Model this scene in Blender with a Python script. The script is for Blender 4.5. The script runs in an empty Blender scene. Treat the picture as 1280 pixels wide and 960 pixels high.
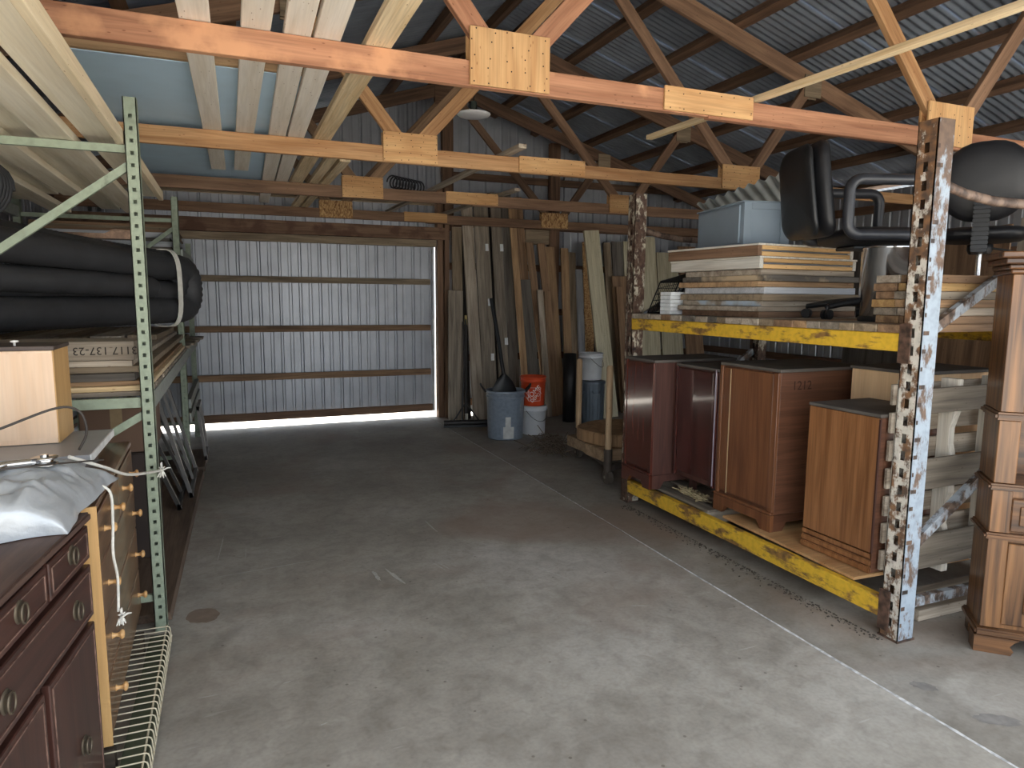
import bpy, bmesh, math, random
from mathutils import Matrix, Vector, noise
random.seed(7)
S = bpy.context.scene
COL = S.collection
V = Vector
R = math.radians

# ------------------------------------------------------------------ camera, sky, exposure
cam = bpy.data.cameras.new('camera'); cam.sensor_width = 36.0; cam.lens = 854.4 / 1280 * 36
cam.clip_start = 0.02
co = bpy.data.objects.new('camera', cam); COL.objects.link(co); S.camera = co
yaw, pit, rol = R(22.2655), R(-7.2117), R(0.3544)
fw = V((math.sin(yaw)*math.cos(pit), math.cos(yaw)*math.cos(pit), math.sin(pit)))
rt = V((math.cos(yaw), -math.sin(yaw), 0)); up = rt.cross(fw)
r2 = rt*math.cos(rol) + up*math.sin(rol); u2 = up*math.cos(rol) - rt*math.sin(rol)
mw = Matrix((r2, u2, -fw)).transposed().to_4x4(); mw.translation = V((0, 0, 1.55))
co.matrix_world = mw
wd = bpy.data.worlds.new('sky'); S.world = wd; wd.use_nodes = True
bg = wd.node_tree.nodes['Background']
bg.inputs[0].default_value = (0.86, 0.93, 1.0, 1); bg.inputs[1].default_value = 1.7
sun = bpy.data.lights.new('sun', 'SUN'); sun.energy = 15.0; sun.angle = R(0.6); sun.color = (1.0, 0.95, 0.88)
so = bpy.data.objects.new('sun', sun); COL.objects.link(so)      # high, from the left and a little behind the building
so.rotation_euler = V((0.55, -0.22, -0.80)).to_track_quat('-Z', 'Y').to_euler()
S.view_settings.view_transform = 'Standard'; S.view_settings.look = 'None'
S.view_settings.gamma = 1.0; S.view_settings.use_curve_mapping = False
S.view_settings.exposure = 1.0
S.cycles.diffuse_bounces = 8; S.cycles.max_bounces = 12

# ------------------------------------------------------------------ materials
def lin(c):
    out = []
    for v in c:
        v /= 255.0
        out.append(v/12.92 if v <= 0.04045 else ((v+0.055)/1.055)**2.4)
    return (*out, 1)
MATS = {}
def newmat(key):
    m = bpy.data.materials.new(key); m.use_nodes = True
    nt = m.node_tree; b = nt.nodes['Principled BSDF']
    return m, nt, b
def nd(nt, t, **k):
    n = nt.nodes.new(t)
    for a, v in k.items():
        if a.startswith('i_'):
            n.inputs[a[2:].replace('_', ' ')].default_value = v
        else: setattr(n, a, v)
    return n
def coords(nt, scale, rnd=True):
    tc = nd(nt, 'ShaderNodeTexCoord')
    mp = nd(nt, 'ShaderNodeMapping'); mp.inputs['Scale'].default_value = scale
    nt.links.new(tc.outputs['Object'], mp.inputs['Vector'])
    if rnd:
        oi = nd(nt, 'ShaderNodeObjectInfo')
        mu = nd(nt, 'ShaderNodeMath', operation='MULTIPLY'); mu.inputs[1].default_value = 37.0
        nt.links.new(oi.outputs['Random'], mu.inputs[0])
        nt.links.new(mu.outputs[0], mp.inputs['Location'])
    return mp, tc
def ramp(nt, stops):
    r = nd(nt, 'ShaderNodeValToRGB'); e = r.color_ramp.elements
    e[0].position, e[0].color = stops[0]; e[1].position, e[1].color = stops[-1]
    for p, c in stops[1:-1]:
        q = e.new(p); q.color = c
    return r
def mix(nt, a, b, fac, mode='MIX'):
    m = nd(nt, 'ShaderNodeMix', data_type='RGBA', blend_type=mode)
    for s, v in ((0, fac), (6, a), (7, b)):
        if hasattr(v, 'is_output') or hasattr(v, 'links'): nt.links.new(v, m.inputs[s])
        else: m.inputs[s].default_value = v
    return m.outputs[2]
def randbright(nt, col, lo, hi):
    oi = nd(nt, 'ShaderNodeObjectInfo')
    mr = nd(nt, 'ShaderNodeMapRange'); mr.inputs[3].default_value = lo; mr.inputs[4].default_value = hi
    nt.links.new(oi.outputs['Random'], mr.inputs[0])
    cb = nd(nt, 'ShaderNodeCombineColor')
    for i in range(3): nt.links.new(mr.outputs[0], cb.inputs[i])
    return mix(nt, col, cb.outputs[0], 1.0, 'MULTIPLY')
def bump(nt, b, h, strength, dist=0.01):
    bp = nd(nt, 'ShaderNodeBump'); bp.inputs['Strength'].default_value = strength; bp.inputs['Distance'].default_value = dist
    nt.links.new(h, bp.inputs['Height']); nt.links.new(bp.outputs[0], b.inputs['Normal'])
def wood(light, dark, axis='x', rough=0.75, coat=0.0, lo=0.82, hi=1.12, fine=1.0, knots=True, stain=None, grain=0.7):
    key = 'wood_%s_%s_%s_%s_%s' % (light, dark, axis, rough, stain)
    if key in MATS: return MATS[key]
    m, nt, b = newmat(key)
    i = 'xyz'.index(axis)
    sc = [22.0*fine]*3; sc[i] = 1.6
    mp, tc = coords(nt, sc)
    n1 = nd(nt, 'ShaderNodeTexNoise'); n1.inputs['Scale'].default_value = 1.0; n1.inputs['Detail'].default_value = 5; n1.inputs['Distortion'].default_value = 0.6
    nt.links.new(mp.outputs[0], n1.inputs['Vector'])
    r1 = ramp(nt, [(0.30, lin(dark)), (0.62, lin(light))]); nt.links.new(n1.outputs[0], r1.inputs[0])
    sc2 = [120.0]*3; sc2[i] = 4.0
    mp2, _ = coords(nt, sc2)
    n2 = nd(nt, 'ShaderNodeTexNoise'); n2.inputs['Scale'].default_value = 1.0; n2.inputs['Detail'].default_value = 2
    nt.links.new(mp2.outputs[0], n2.inputs['Vector'])
    r2_ = ramp(nt, [(0.35, (0.72, 0.72, 0.72, 1)), (0.6, (1, 1, 1, 1))]); nt.links.new(n2.outputs[0], r2_.inputs[0])
    c = mix(nt, r1.outputs[0], r2_.outputs[0], grain, 'MULTIPLY')
    if knots:
        sk = [9.0]*3; sk[i] = 3.0
        mp3, _ = coords(nt, sk)
        vo = nd(nt, 'ShaderNodeTexVoronoi'); nt.links.new(mp3.outputs[0], vo.inputs['Vector'])
        rk = ramp(nt, [(0.06, (0.38, 0.28, 0.2, 1)), (0.13, (1, 1, 1, 1))]); nt.links.new(vo.outputs['Distance'], rk.inputs[0])
        c = mix(nt, c, rk.outputs[0], 0.75, 'MULTIPLY')
    if stain:
        mp4, _ = coords(nt, (3, 3, 3))
        n4 = nd(nt, 'ShaderNodeTexNoise'); n4.inputs['Scale'].default_value = 1.3; n4.inputs['Detail'].default_value = 6
        nt.links.new(mp4.outputs[0], n4.inputs['Vector'])
        r4 = ramp(nt, [(0.5, (0, 0, 0, 1)), (0.6, (1, 1, 1, 1))]); nt.links.new(n4.outputs[0], r4.inputs[0])
        c = mix(nt, c, lin(stain), r4.outputs[0])
    c = randbright(nt, c, lo, hi)
    nt.links.new(c, b.inputs['Base Color']); b.inputs['Roughness'].default_value = rough
    b.inputs['Coat Weight'].default_value = coat; b.inputs['Coat Roughness'].default_value = 0.06
    bump(nt, b, n2.outputs[0], 0.12 if rough > 0.5 else 0.03, 0.004)
    MATS[key] = m; return m
def plain(name, c, rough=0.6, metal=0.0, var=0.12, scale=14.0, c2=None, spec=0.5, bmp=0.0, thr=None, emit=None):
    if name in MATS: return MATS[name]
    m, nt, b = newmat(name)
    mp, tc = coords(nt, (scale,)*3)
    n = nd(nt, 'ShaderNodeTexNoise'); n.inputs['Scale'].default_value = 1.0; n.inputs['Detail'].default_value = 5
    nt.links.new(mp.outputs[0], n.inputs['Vector'])
    a = lin(c)
    c2_ = lin(c2) if c2 else tuple(max(0, v*(1-2.2*var)) for v in a[:3]) + (1,)
    t = thr or (0.32, 0.68)
    r = ramp(nt, [(t[0], c2_), (t[1], a)]); nt.links.new(n.outputs[0], r.inputs[0])
    nt.links.new(r.outputs[0], b.inputs['Base Color'])
    b.inputs['Roughness'].default_value = rough; b.inputs['Metallic'].default_value = metal
    b.inputs['Specular IOR Level'].default_value = spec
    if bmp: bump(nt, b, n.outputs[0], bmp, 0.01)
    MATS[name] = m; return m
def rusty(name, paint, rust, amount, scale=9.0, rust2=None, zbrown=None, rough=0.6, stretch=(1, 1, 0.5)):
    if name in MATS: return MATS[name]
    m, nt, b = newmat(name)
    mp, tc = coords(nt, tuple(scale*s for s in stretch))
    n = nd(nt, 'ShaderNodeTexNoise'); n.inputs['Scale'].default_value = 1.0; n.inputs['Detail'].default_value = 8; n.inputs['Roughness'].default_value = 0.68
    nt.links.new(mp.outputs[0], n.inputs['Vector'])
    f = n.outputs[0]
    if zbrown:      # worn bare towards the top of the post
        sx = nd(nt, 'ShaderNodeSeparateXYZ'); nt.links.new(tc.outputs['Object'], sx.inputs[0])
        mr = nd(nt, 'ShaderNodeMapRange'); mr.inputs[1].default_value = zbrown[0]; mr.inputs[2].default_value = zbrown[1]; mr.inputs[3].default_value = 0; mr.inputs[4].default_value = zbrown[2]
        nt.links.new(sx.outputs[2], mr.inputs[0])
        ad = nd(nt, 'ShaderNodeMath', operation='ADD'); nt.links.new(f, ad.inputs[0]); nt.links.new(mr.outputs[0], ad.inputs[1]); f = ad.outputs[0]
    r = ramp(nt, [(1-amount-0.04, (0, 0, 0, 1)), (1-amount+0.04, (1, 1, 1, 1))]); nt.links.new(f, r.inputs[0])
    n2 = nd(nt, 'ShaderNodeTexNoise'); n2.inputs['Scale'].default_value = 30; nt.links.new(tc.outputs['Object'], n2.inputs['Vector'])
    rr = ramp(nt, [(0.35, lin(rust2 or [v*0.55 for v in rust])), (0.65, lin(rust))]); nt.links.new(n2.outputs[0], rr.inputs[0])
    pp = ramp(nt, [(0.3, tuple(v*0.8 for v in lin(paint)[:3])+(1,)), (0.6, lin(paint))]); nt.links.new(n2.outputs[0], pp.inputs[0])
    c = mix(nt, pp.outputs[0], rr.outputs[0], r.outputs[0])
    nt.links.new(c, b.inputs['Base Color']); b.inputs['Roughness'].default_value = rough
    bump(nt, b, f, 0.2, 0.004)
    MATS[name] = m; return m
def metal_sheet(name, c, rough=0.42, metal=0.75, dirt=0.35):
    if name in MATS: return MATS[name]
    m, nt, b = newmat(name)
    mp, tc = coords(nt, (3, 3, 1.2))
    n = nd(nt, 'ShaderNodeTexNoise'); n.inputs['Scale'].default_value = 1.5; n.inputs['Detail'].default_value = 7
    nt.links.new(mp.outputs[0], n.inputs['Vector'])
    a = lin(c)
    r = ramp(nt, [(0.3, tuple(v*(1-dirt) for v in a[:3])+(1,)), (0.65, a)]); nt.links.new(n.outputs[0], r.inputs[0])
    c_ = randbright(nt, r.outputs[0], 0.85, 1.1)
    nt.links.new(c_, b.inputs['Base Color']); b.inputs['Roughness'].default_value = rough; b.inputs['Metallic'].default_value = metal
    MATS[name] = m; return m
def concrete(name='concrete', dirty=0.0):
    if name in MATS: return MATS[name]
    m, nt, b = newmat(name)
    tc = nd(nt, 'ShaderNodeTexCoord')
    def nz(scale, det, dist=0.0, sc=(1, 1, 1)):
        mp = nd(nt, 'ShaderNodeMapping'); mp.inputs['Scale'].default_value = sc
        nt.links.new(tc.outputs['Object'], mp.inputs['Vector'])
        n = nd(nt, 'ShaderNodeTexNoise'); n.inputs['Scale'].default_value = scale; n.inputs['Detail'].default_value = det; n.inputs['Distortion'].default_value = dist
        nt.links.new(mp.outputs[0], n.inputs['Vector']); return n.outputs[0]
    big = nz(0.9, 6, 0.4)
    c = ramp(nt, [(0.3, lin((144, 138, 130))), (0.52, lin((164, 159, 151))), (0.72, lin((184, 180, 174)))]); nt.links.new(big, c.inputs[0])
    if dirty:
        dz_ = nz(1.7, 8, 0.5); rd = ramp(nt, [(0.35, (dirty, dirty, dirty, 1)), (0.75, (0, 0, 0, 1))]); nt.links.new(dz_, rd.inputs[0])
        c_base = mix(nt, c.outputs[0], lin((104, 98, 90)), rd.outputs[0])
    else: c_base = c.outputs[0]
    mid = nz(5.5, 9, 0.6)
    cm = ramp(nt, [(0.34, (0.80, 0.79, 0.77, 1)), (0.6, (1.04, 1.04, 1.03, 1))]); nt.links.new(mid, cm.inputs[0])
    c2 = mix(nt, c_base, cm.outputs[0], 0.9, 'MULTIPLY')
    mid2 = nz(17, 8, 0.8); cm2 = ramp(nt, [(0.36, (0.88, 0.87, 0.86, 1)), (0.5, (1, 1, 1, 1)), (0.68, (1.06, 1.06, 1.06, 1))]); nt.links.new(mid2, cm2.inputs[0])
    c2 = mix(nt, c2, cm2.outputs[0], 0.8, 'MULTIPLY')
    fine = nz(60, 4)
    cf = ramp(nt, [(0.3, (0.86, 0.86, 0.86, 1)), (0.6, (1.03, 1.03, 1.03, 1))]); nt.links.new(fine, cf.inputs[0])
    c2 = mix(nt, c2, cf.outputs[0], 0.7, 'MULTIPLY')
    # brownish stained patches
    st = nz(0.75, 4, 1.0)
    rs = ramp(nt, [(0.52, (0, 0, 0, 1)), (0.68, (0.55, 0.55, 0.55, 1))]); nt.links.new(st, rs.inputs[0])
    c2 = mix(nt, c2, lin((140, 118, 104)), rs.outputs[0])
    # dark specks
    vo = nd(nt, 'ShaderNodeTexVoronoi'); vo.inputs['Scale'].default_value = 9; vo.inputs['Randomness'].default_value = 1.0
    nt.links.new(tc.outputs['Object'], vo.inputs['Vector'])
    rv = ramp(nt, [(0.045, (0.5, 0.48, 0.45, 1)), (0.07, (1, 1, 1, 1))]); nt.links.new(vo.outputs['Distance'], rv.inputs[0])
    c2 = mix(nt, c2, rv.outputs[0], 0.8, 'MULTIPLY')
    # pale scratches
    sc = nz(3.2, 2, 0.2, (1.0, 9.0, 1.0))
    rsx = ramp(nt, [(0.72, (0, 0, 0, 1)), (0.78, (0.35, 0.35, 0.35, 1))]); nt.links.new(sc, rsx.inputs[0])
    c2 = mix(nt, c2, lin((196, 194, 190)), rsx.outputs[0])
    nt.links.new(c2, b.inputs['Base Color'])
    rr = ramp(nt, [(0.3, (0.5, 0.5, 0.5, 1)), (0.7, (0.72, 0.72, 0.72, 1))]); nt.links.new(mid, rr.inputs[0])
    nt.links.new(rr.outputs[0], b.inputs['Roughness'])
    b.inputs['Specular IOR Level'].default_value = 0.4
    bump(nt, b, fine, 0.06, 0.004)
    MATS[name] = m; return m
def ply(name, light, dark, rough=0.75):
    return wood(light, dark, axis='x', rough=rough, fine=0.6)
def osb():
    if 'osb' in MATS: return MATS['osb']
    m, nt, b = newmat('osb')
    mp, tc = coords(nt, (60, 60, 26))
    vo = nd(nt, 'ShaderNodeTexVoronoi'); vo.inputs['Scale'].default_value = 1.6; nt.links.new(mp.outputs[0], vo.inputs['Vector'])
    r = ramp(nt, [(0.0, lin((122, 84, 50))), (0.5, lin((178, 138, 92))), (1.0, lin((205, 170, 120)))])
    sp = nd(nt, 'ShaderNodeSeparateColor'); nt.links.new(vo.outputs['Color'], sp.inputs[0]); nt.links.new(sp.outputs[0], r.inputs[0])
    nt.links.new(r.outputs[0], b.inputs['Base Color']); b.inputs['Roughness'].default_value = 0.8
    MATS['osb'] = m; return m

# wood palette (light, dark)
FIR = ((172, 124, 94), (134, 89, 64)); FIRY = ((192, 150, 106), (154, 110, 70)); FIRB = ((142, 111, 87), (105, 78, 59))
DARKT = ((116, 88, 68), (78, 57, 43)); PALE = ((234, 214, 178), (206, 178, 134)); PRIMED = ((240, 233, 222), (226, 216, 200))
PLYG = ((206, 164, 114), (176, 128, 80)); GREY = ((160, 148, 132), (112, 102, 90)); DGREY = ((112, 106, 98), (76, 70, 64))
BROWN = ((160, 128, 98), (114, 88, 66)); TANB = ((184, 150, 112), (136, 106, 78)); GB = ((156, 138, 114), (110, 95, 76))
PGREEN = ((206, 198, 170), (176, 166, 138)); BLK = ((40, 37, 34), (24, 22, 20)); WHT = ((200, 203, 208), (176, 180, 186))
OLD = ((176, 164, 148), (128, 115, 100))
def wx(p, **k): return wood(p[0], p[1], axis='x', **k)

# ------------------------------------------------------------------ mesh helpers
class MB:
    def __init__(s): s.v = []; s.f = []; s.sm = []
    def add(s, vs, fs, smooth=False):
        o = len(s.v); s.v += [tuple(v) for v in vs]
        for f in fs: s.f.append([i+o for i in f]); s.sm.append(smooth)
        return s
    def box(s, x0, x1, y0, y1, z0, z1, M=None):
        vs = [V((x, y, z)) for z in (z0, z1) for y in (y0, y1) for x in (x0, x1)]
        if M: vs = [M @ v for v in vs]
        return s.add(vs, [(0, 2, 3, 1), (4, 5, 7, 6), (0, 1, 5, 4), (2, 6, 7, 3), (0, 4, 6, 2), (1, 3, 7, 5)])
    def bar(s, p0, p1, w, t, side=(0, 0, 1)):
        p0, p1 = V(p0), V(p1); L = (p1-p0).length
        return s.box(0, L, -w/2, w/2, -t/2, t/2, frame(p0, p1, side))
    def ring_tube(s, rings, closed=False, caps=True, smooth=True):
        n = len(rings[0]); m = len(rings); vs = [p for r in rings for p in r]; fs = []
        for i in range(m if closed else m-1):
            a, b_ = i*n, ((i+1) % m)*n
            for j in range(n):
                k = (j+1) % n; fs.append((a+j, a+k, b_+k, b_+j))
        s.add(vs, fs, smooth)
        if caps and not closed:
            s.add(rings[0], [tuple(range(n))[::-1]]); s.add(rings[-1], [tuple(range(n))])
        return s
    def tube(s, path, r, n=8, closed=False, caps=True, squash=1.0):
        path = [V(p) for p in path]; m = len(path); rings = []; up_ = None
        for i, p in enumerate(path):
            a = path[(i-1) % m] if (closed or i > 0) else p
            b_ = path[(i+1) % m] if (closed or i < m-1) else p
            t = (b_-a).normalized()
            if up_ is None: up_ = V((0, 0, 1)) if abs(t.z) < 0.9 else V((1, 0, 0))
            x = t.cross(up_).normalized(); y = x.cross(t).normalized(); up_ = y
            rr = r[i] if isinstance(r, (list, tuple)) else r
            rings.append([p + x*math.cos(2*math.pi*j/n)*rr + y*math.sin(2*math.pi*j/n)*rr*squash for j in range(n)])
        return s.ring_tube(rings, closed, caps)
    def cyl(s, p0, p1, r0, r1=None, n=20): return s.tube([p0, p1], [r0, r0 if r1 is None else r1], n)
    def lathe(s, prof, n=28, M=None, smooth=True):
        rings = []
        for r, z in prof: rings.append([V((r*math.cos(2*math.pi*j/n), r*math.sin(2*math.pi*j/n), z)) for j in range(n)])
        if M: rings = [[M @ p for p in r] for r in rings]
        return s.ring_tube(rings, False, False, smooth)
    def prism(s, poly, x0, x1, M=None):    # polygon in (y, z) extruded along x
        n = len(poly); vs = [V((x0, a, b_)) for a, b_ in poly] + [V((x1, a, b_)) for a, b_ in poly]
        if M: vs = [M @ v for v in vs]
        return s.add(vs, [tuple(range(n))[::-1], tuple(range(n, 2*n))] + [(i, (i+1) % n, n+(i+1) % n, n+i) for i in range(n)])
    def mesh(s, name, mat, bev=0.0, seg=1):
        me = bpy.data.meshes.new(name); me.from_pydata(s.v, [], s.f)
        me.polygons.foreach_set('use_smooth', s.sm)
        bm = bmesh.new(); bm.from_mesh(me)
        bmesh.ops.recalc_face_normals(bm, faces=bm.faces)
        if bev:
            bmesh.ops.bevel(bm, geom=[e for e in bm.edges if e.calc_face_angle(0) > 0.5], offset=bev, segments=seg, affect='EDGES', clamp_overlap=True)
        bm.to_mesh(me); bm.free()
        if mat: me.materials.append(mat)
        return me
    def build(s, name, mat, parent=None, M=None, bev=0.0, seg=1):
        return link(name, s.mesh(name, mat, bev, seg), parent, M)
def link(name, me, parent=None, M=None):
    o = bpy.data.objects.new(name, me); COL.objects.link(o)
    if parent: o.parent = parent
    if M: o.matrix_basis = M
    return o
def frame(p0, p1, side):
    p0, p1 = V(p0), V(p1); x = (p1-p0).normalized(); sd = V(side)
    y = (sd - x*sd.dot(x)).normalized(); z = x.cross(y)
    m = Matrix((x, y, z)).transposed().to_4x4(); m.translation = p0; return m
def board(name, p0, p1, w, t, mat, parent=None, side=(0, 0, 1), bev=0.0025, warp=0.0):
    """timber from p0 to p1, w wide towards `side`, t thick; grain along its own x"""
    L = (V(p1)-V(p0)).length
    b = MB()
    if warp:
        n = 8; rings = []
        for i in range(n+1):
            x = L*i/n; d = warp*math.sin(math.pi*i/n)
            rings.append([V((x, -w/2, -t/2+d)), V((x, w/2, -t/2+d)), V((x, w/2, t/2+d)), V((x, -w/2, t/2+d))])
        b.ring_tube(rings, False, True, False)
    else: b.box(0, L, -w/2, w/2, -t/2, t/2)
    return b.build(name, mat, parent, frame(p0, p1, side), bev=0 if warp else bev)
def tag(o, label, cat, group=None, kind=None):
    o['label'] = label; o['category'] = cat
    if group: o['group'] = group
    if kind: o['kind'] = kind
    return o
def thing(name, label, cat, loc=(0, 0, 0), rz=0.0, group=None):
    o = bpy.data.objects.new(name, None); COL.objects.link(o); o.empty_display_size = 0.1
    o.location = loc; o.rotation_euler = (0, 0, R(rz)); return tag(o, label, cat, group)
def struct(name, label=None, cat=None, loc=(0, 0, 0)):
    o = bpy.data.objects.new(name, None); COL.objects.link(o); o.location = loc; o['kind'] = 'structure'
    if label: o['label'] = label
    if cat: o['category'] = cat
    return o
def corr(width, length, pitch, amp, rib=False, seg=8, thick=0.0012):
    """sheet in local x (across the waves) and y (along them)"""
    xs = []
    if rib:
        x = 0.0
        while x < width-1e-6:
            k = x
            xs += [(k, 0), (k+0.012, amp), (k+0.03, amp), (k+0.042, 0)]
            c = k+0.042+(pitch-0.042)*0.5; xs += [(c-0.022, 0), (c-0.012, amp*0.3), (c+0.012, amp*0.3), (c+0.022, 0)]
            x += pitch
        xs.append((width, 0))
    else:
        n = int(round(width/pitch))*seg
        xs = [(width*i/n, amp*math.sin(2*math.pi*i/seg)) for i in range(n+1)]
    b = MB(); m = len(xs)
    top = [V((x, y, z+thick)) for y in (0, length) for x, z in xs]; bot = [V((x, y, z)) for y in (0, length) for x, z in xs]
    q = [(i, i+1, m+i+1, m+i) for i in range(m-1)]
    b.add(top, q, not rib); b.add(bot, [f[::-1] for f in q], not rib)
    for off in (0, m):
        b.add([p for p in top[off:off+m]] + [p for p in bot[off:off+m]], [(i, i+1, m+i+1, m+i) for i in range(m-1)])
    return b
def sheetM(o, u, v):
    u, v = V(u).normalized(), V(v).normalized(); w = u.cross(v).normalized()
    m = Matrix((u, v, w)).transposed().to_4x4(); m.translation = V(o); return m
def text_verts(txt, size, ext=0.0):
    cu = bpy.data.curves.new('lettering', 'FONT'); cu.body = txt; cu.size = size; cu.extrude = ext; cu.align_x = 'CENTER'; cu.align_y = 'CENTER'; cu.resolution_u = 3
    o = bpy.data.objects.new('lettering', cu); COL.objects.link(o)
    dg = bpy.context.evaluated_depsgraph_get(); me = bpy.data.meshes.new_from_object(o.evaluated_get(dg))
    vs = [v.co.copy() for v in me.vertices]; fs = [tuple(p.vertices) for p in me.polygons]
    bpy.data.objects.remove(o); bpy.data.meshes.remove(me); return vs, fs
ORD = ['first', 'second', 'third', 'fourth', 'fifth', 'sixth', 'seventh', 'eighth', 'ninth', 'tenth', 'eleventh', 'twelfth', 'thirteenth', 'fourteenth', 'fifteenth', 'sixteenth', 'seventeenth', 'eighteenth', 'nineteenth', 'twentieth']

# ================================================================== THE BUILDING
XL, XR, XC, YB, YF = -1.65, 6.75, 2.54, 8.72, 0.45
PITCH = 0.3136
def zb(x): return 3.97 - PITCH*abs(x-XC)          # underside of the top chords
con = concrete()
# ground outside
g = MB().box(-40, 45, -40, 50, -0.5, -0.03).build('ground', plain('gravel', (208, 202, 192), 0.95, scale=30, var=0.1))
g['kind'] = 'structure'
# floor: two slabs with a joint between, running along the crack line
fl = struct('floor', 'worn grey concrete floor with a pale joint line', 'floor')
def jx(y): return 2.42 + 0.028*(y-2.0)             # joint position
def slab(poly):
    b = MB(); n = len(poly)
    b.add([(x, y, 0) for x, y in poly] + [(x, y, -0.2) for x, y in poly], [tuple(range(n)), tuple(range(n, 2*n))[::-1]] + [(i, (i+1) % n, n+(i+1) % n, n+i) for i in range(n)])
    return b
JB = [(0.45, 2.382), (1.3, 2.37), (2.0, 2.364), (4.0, 2.366), (6.0, 2.355), (8.55, 2.32)]
slab([(XL, YF), (2.381, YF)] + [(x-0.004, y) for y, x in JB[1:]] + [(XL, 8.55)]).build('slab', con, fl)
slab([(2.389, YF), (XR, YF), (XR, 8.55)] + [(x+0.004, y) for y, x in JB[:0:-1]]).build('slab', concrete('concrete_dusty', 0.45), fl)
b = MB(); pts = []
for i in range(160):
    y = 0.46 + i*0.0506
    for k in range(len(JB)-1):
        if JB[k][0] <= y <= JB[k+1][0]:
            t = (y-JB[k][0])/(JB[k+1][0]-JB[k][0]); x = JB[k][1]+(JB[k+1][1]-JB[k][1])*t
    w = (0.0045 if y < 1.2 else 0.0075 if y < 2.6 else 0.0075-0.0055*min(1, (y-2.6)/1.2)) * (0.55+0.75*random.random())
    pts.append((x+random.uniform(-.0012, .0012), y, w))
vs = []
for x, y, w in pts: vs += [(x-w, y, 0.0005), (x, y, 0.004), (x+w, y, 0.0005)]
b.add(vs, [(3*i+k, 3*i+k+1, 3*i+k+4, 3*i+k+3) for i in range(len(pts)-1) for k in (0, 1)])
b.build('joint_filler', plain('chalk', (226, 226, 226), 0.9, scale=40, var=0.25), fl)

def blotch(name, x, y, rx, ry, rz, mat, z=0.0006, n=26, seed=1, rough_=0.25):
    rs = random.Random(seed); M = Matrix.Translation((x, y, z)) @ Matrix.Rotation(R(rz), 4, 'Z'); ring = []
    for i in range(n):
        a = 2*math.pi*i/n; k = 1+rs.uniform(-rough_, rough_); ring.append(M @ V((rx*k*math.cos(a), ry*k*math.sin(a), 0)))
    b = MB(); b.add([M @ V((0, 0, 0))]+ring, [(0, 1+i, 1+(i+1) % n) for i in range(n)]); return b.build(name, mat, fl)
chk = plain('chalk_mark', (190, 188, 182), 0.95, scale=50, var=0.12)
for (x, y, rx, ry, rz, sd) in ((0.69, 3.67, 0.011, 0.075, 4, 1), (0.785, 3.63, 0.010, 0.11, 12, 2), (1.05, 3.69, 0.003, 0.08, 16, 3), (1.08, 3.68, 0.003, 0.08, 16, 4), (1.20, 4.36, 0.005, 0.12, 4, 5), (-0.12, 4.45, 0.004, 0.22, -4, 6), (0.02, 4.3, 0.003, 0.1, -2, 7), (0.15, 2.74, 0.02, 0.003, 15, 8), (0.25, 2.405, 0.018, 0.003, 15, 9), (1.86, 2.81, 0.05, 0.003, -22, 10), (1.62, 3.36, 0.006, 0.16, 22, 11), (1.48, 3.75, 0.003, 0.3, 18, 12), (0.1, 4.0, 0.35, 0.004, 6, 13)):
    blotch('chalk_mark', x, y, rx, ry, rz, chk, seed=sd, rough_=0.35, n=18)
blotch('rust_stain', -0.19, 3.50, 0.075, 0.085, 30, plain('rust_ring', (138, 122, 108), 0.9, scale=18, var=0.1), seed=21, rough_=0.07)
blotch('oil_spot', 2.53, 1.765, 0.028, 0.05, 40, plain('oil_spot', (138, 134, 130), 0.85, scale=30), seed=22, rough_=0.15)
blotch('oil_spot', 2.575, 1.505, 0.035, 0.085, 60, plain('oil_spot', (138, 134, 130), 0.85, scale=30), seed=23, rough_=0.15)
# roof: corrugated sheets on purlins
roof = struct('ceiling', 'corrugated metal roof on timber purlins', 'roof')
galv = metal_sheet('galvanised_roof', (150, 159, 172), 0.42, 0.55, 0.25)
zt = 3.97 + 0.145 + 0.075                          # underside of the sheets at the ridge
SL = math.sqrt(1+PITCH*PITCH)
run = XR - XC + 0.35
shm = corr(0.68, run*SL, 0.068, 0.0095).mesh('roof_sheet', galv)
for sgn in (1, -1):
    y = YF - 0.3; 
    while y < YB:
        d = V((sgn, 0, -PITCH)).normalized()
        if sgn > 0: M = sheetM((XC, y+0.68, zt), (0, -1, 0), d)
        else: M = sheetM((XC, y, zt), (0, 1, 0), d)
        o = link('roof_sheet', shm, roof, M); y += 0.67
MB().prism([(XC-0.16, zt-0.05+0.03), (XC, zt+0.035), (XC+0.16, zt-0.05+0.03), (XC, zt+0.05)], YF-0.3, YB+0.05, Matrix(((0, 1, 0, 0), (1, 0, 0, 0), (0, 0, 1, 0), (0, 0, 0, 1)))).build('ridge_cap', galv, roof)
for sgn in (1, -1):
    for k in range(8):
        s_ = 0.16 + k*0.58
        x = XC + sgn*s_; z = 3.97 + 0.145 + 0.035 - PITCH*s_
        board('purlin', (x, YF-0.25, z), (x, YB, z), 0.088, 0.068, wx(DARKT, lo=0.9, hi=1.25), roof, side=(1, 0, -PITCH*sgn))

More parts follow.
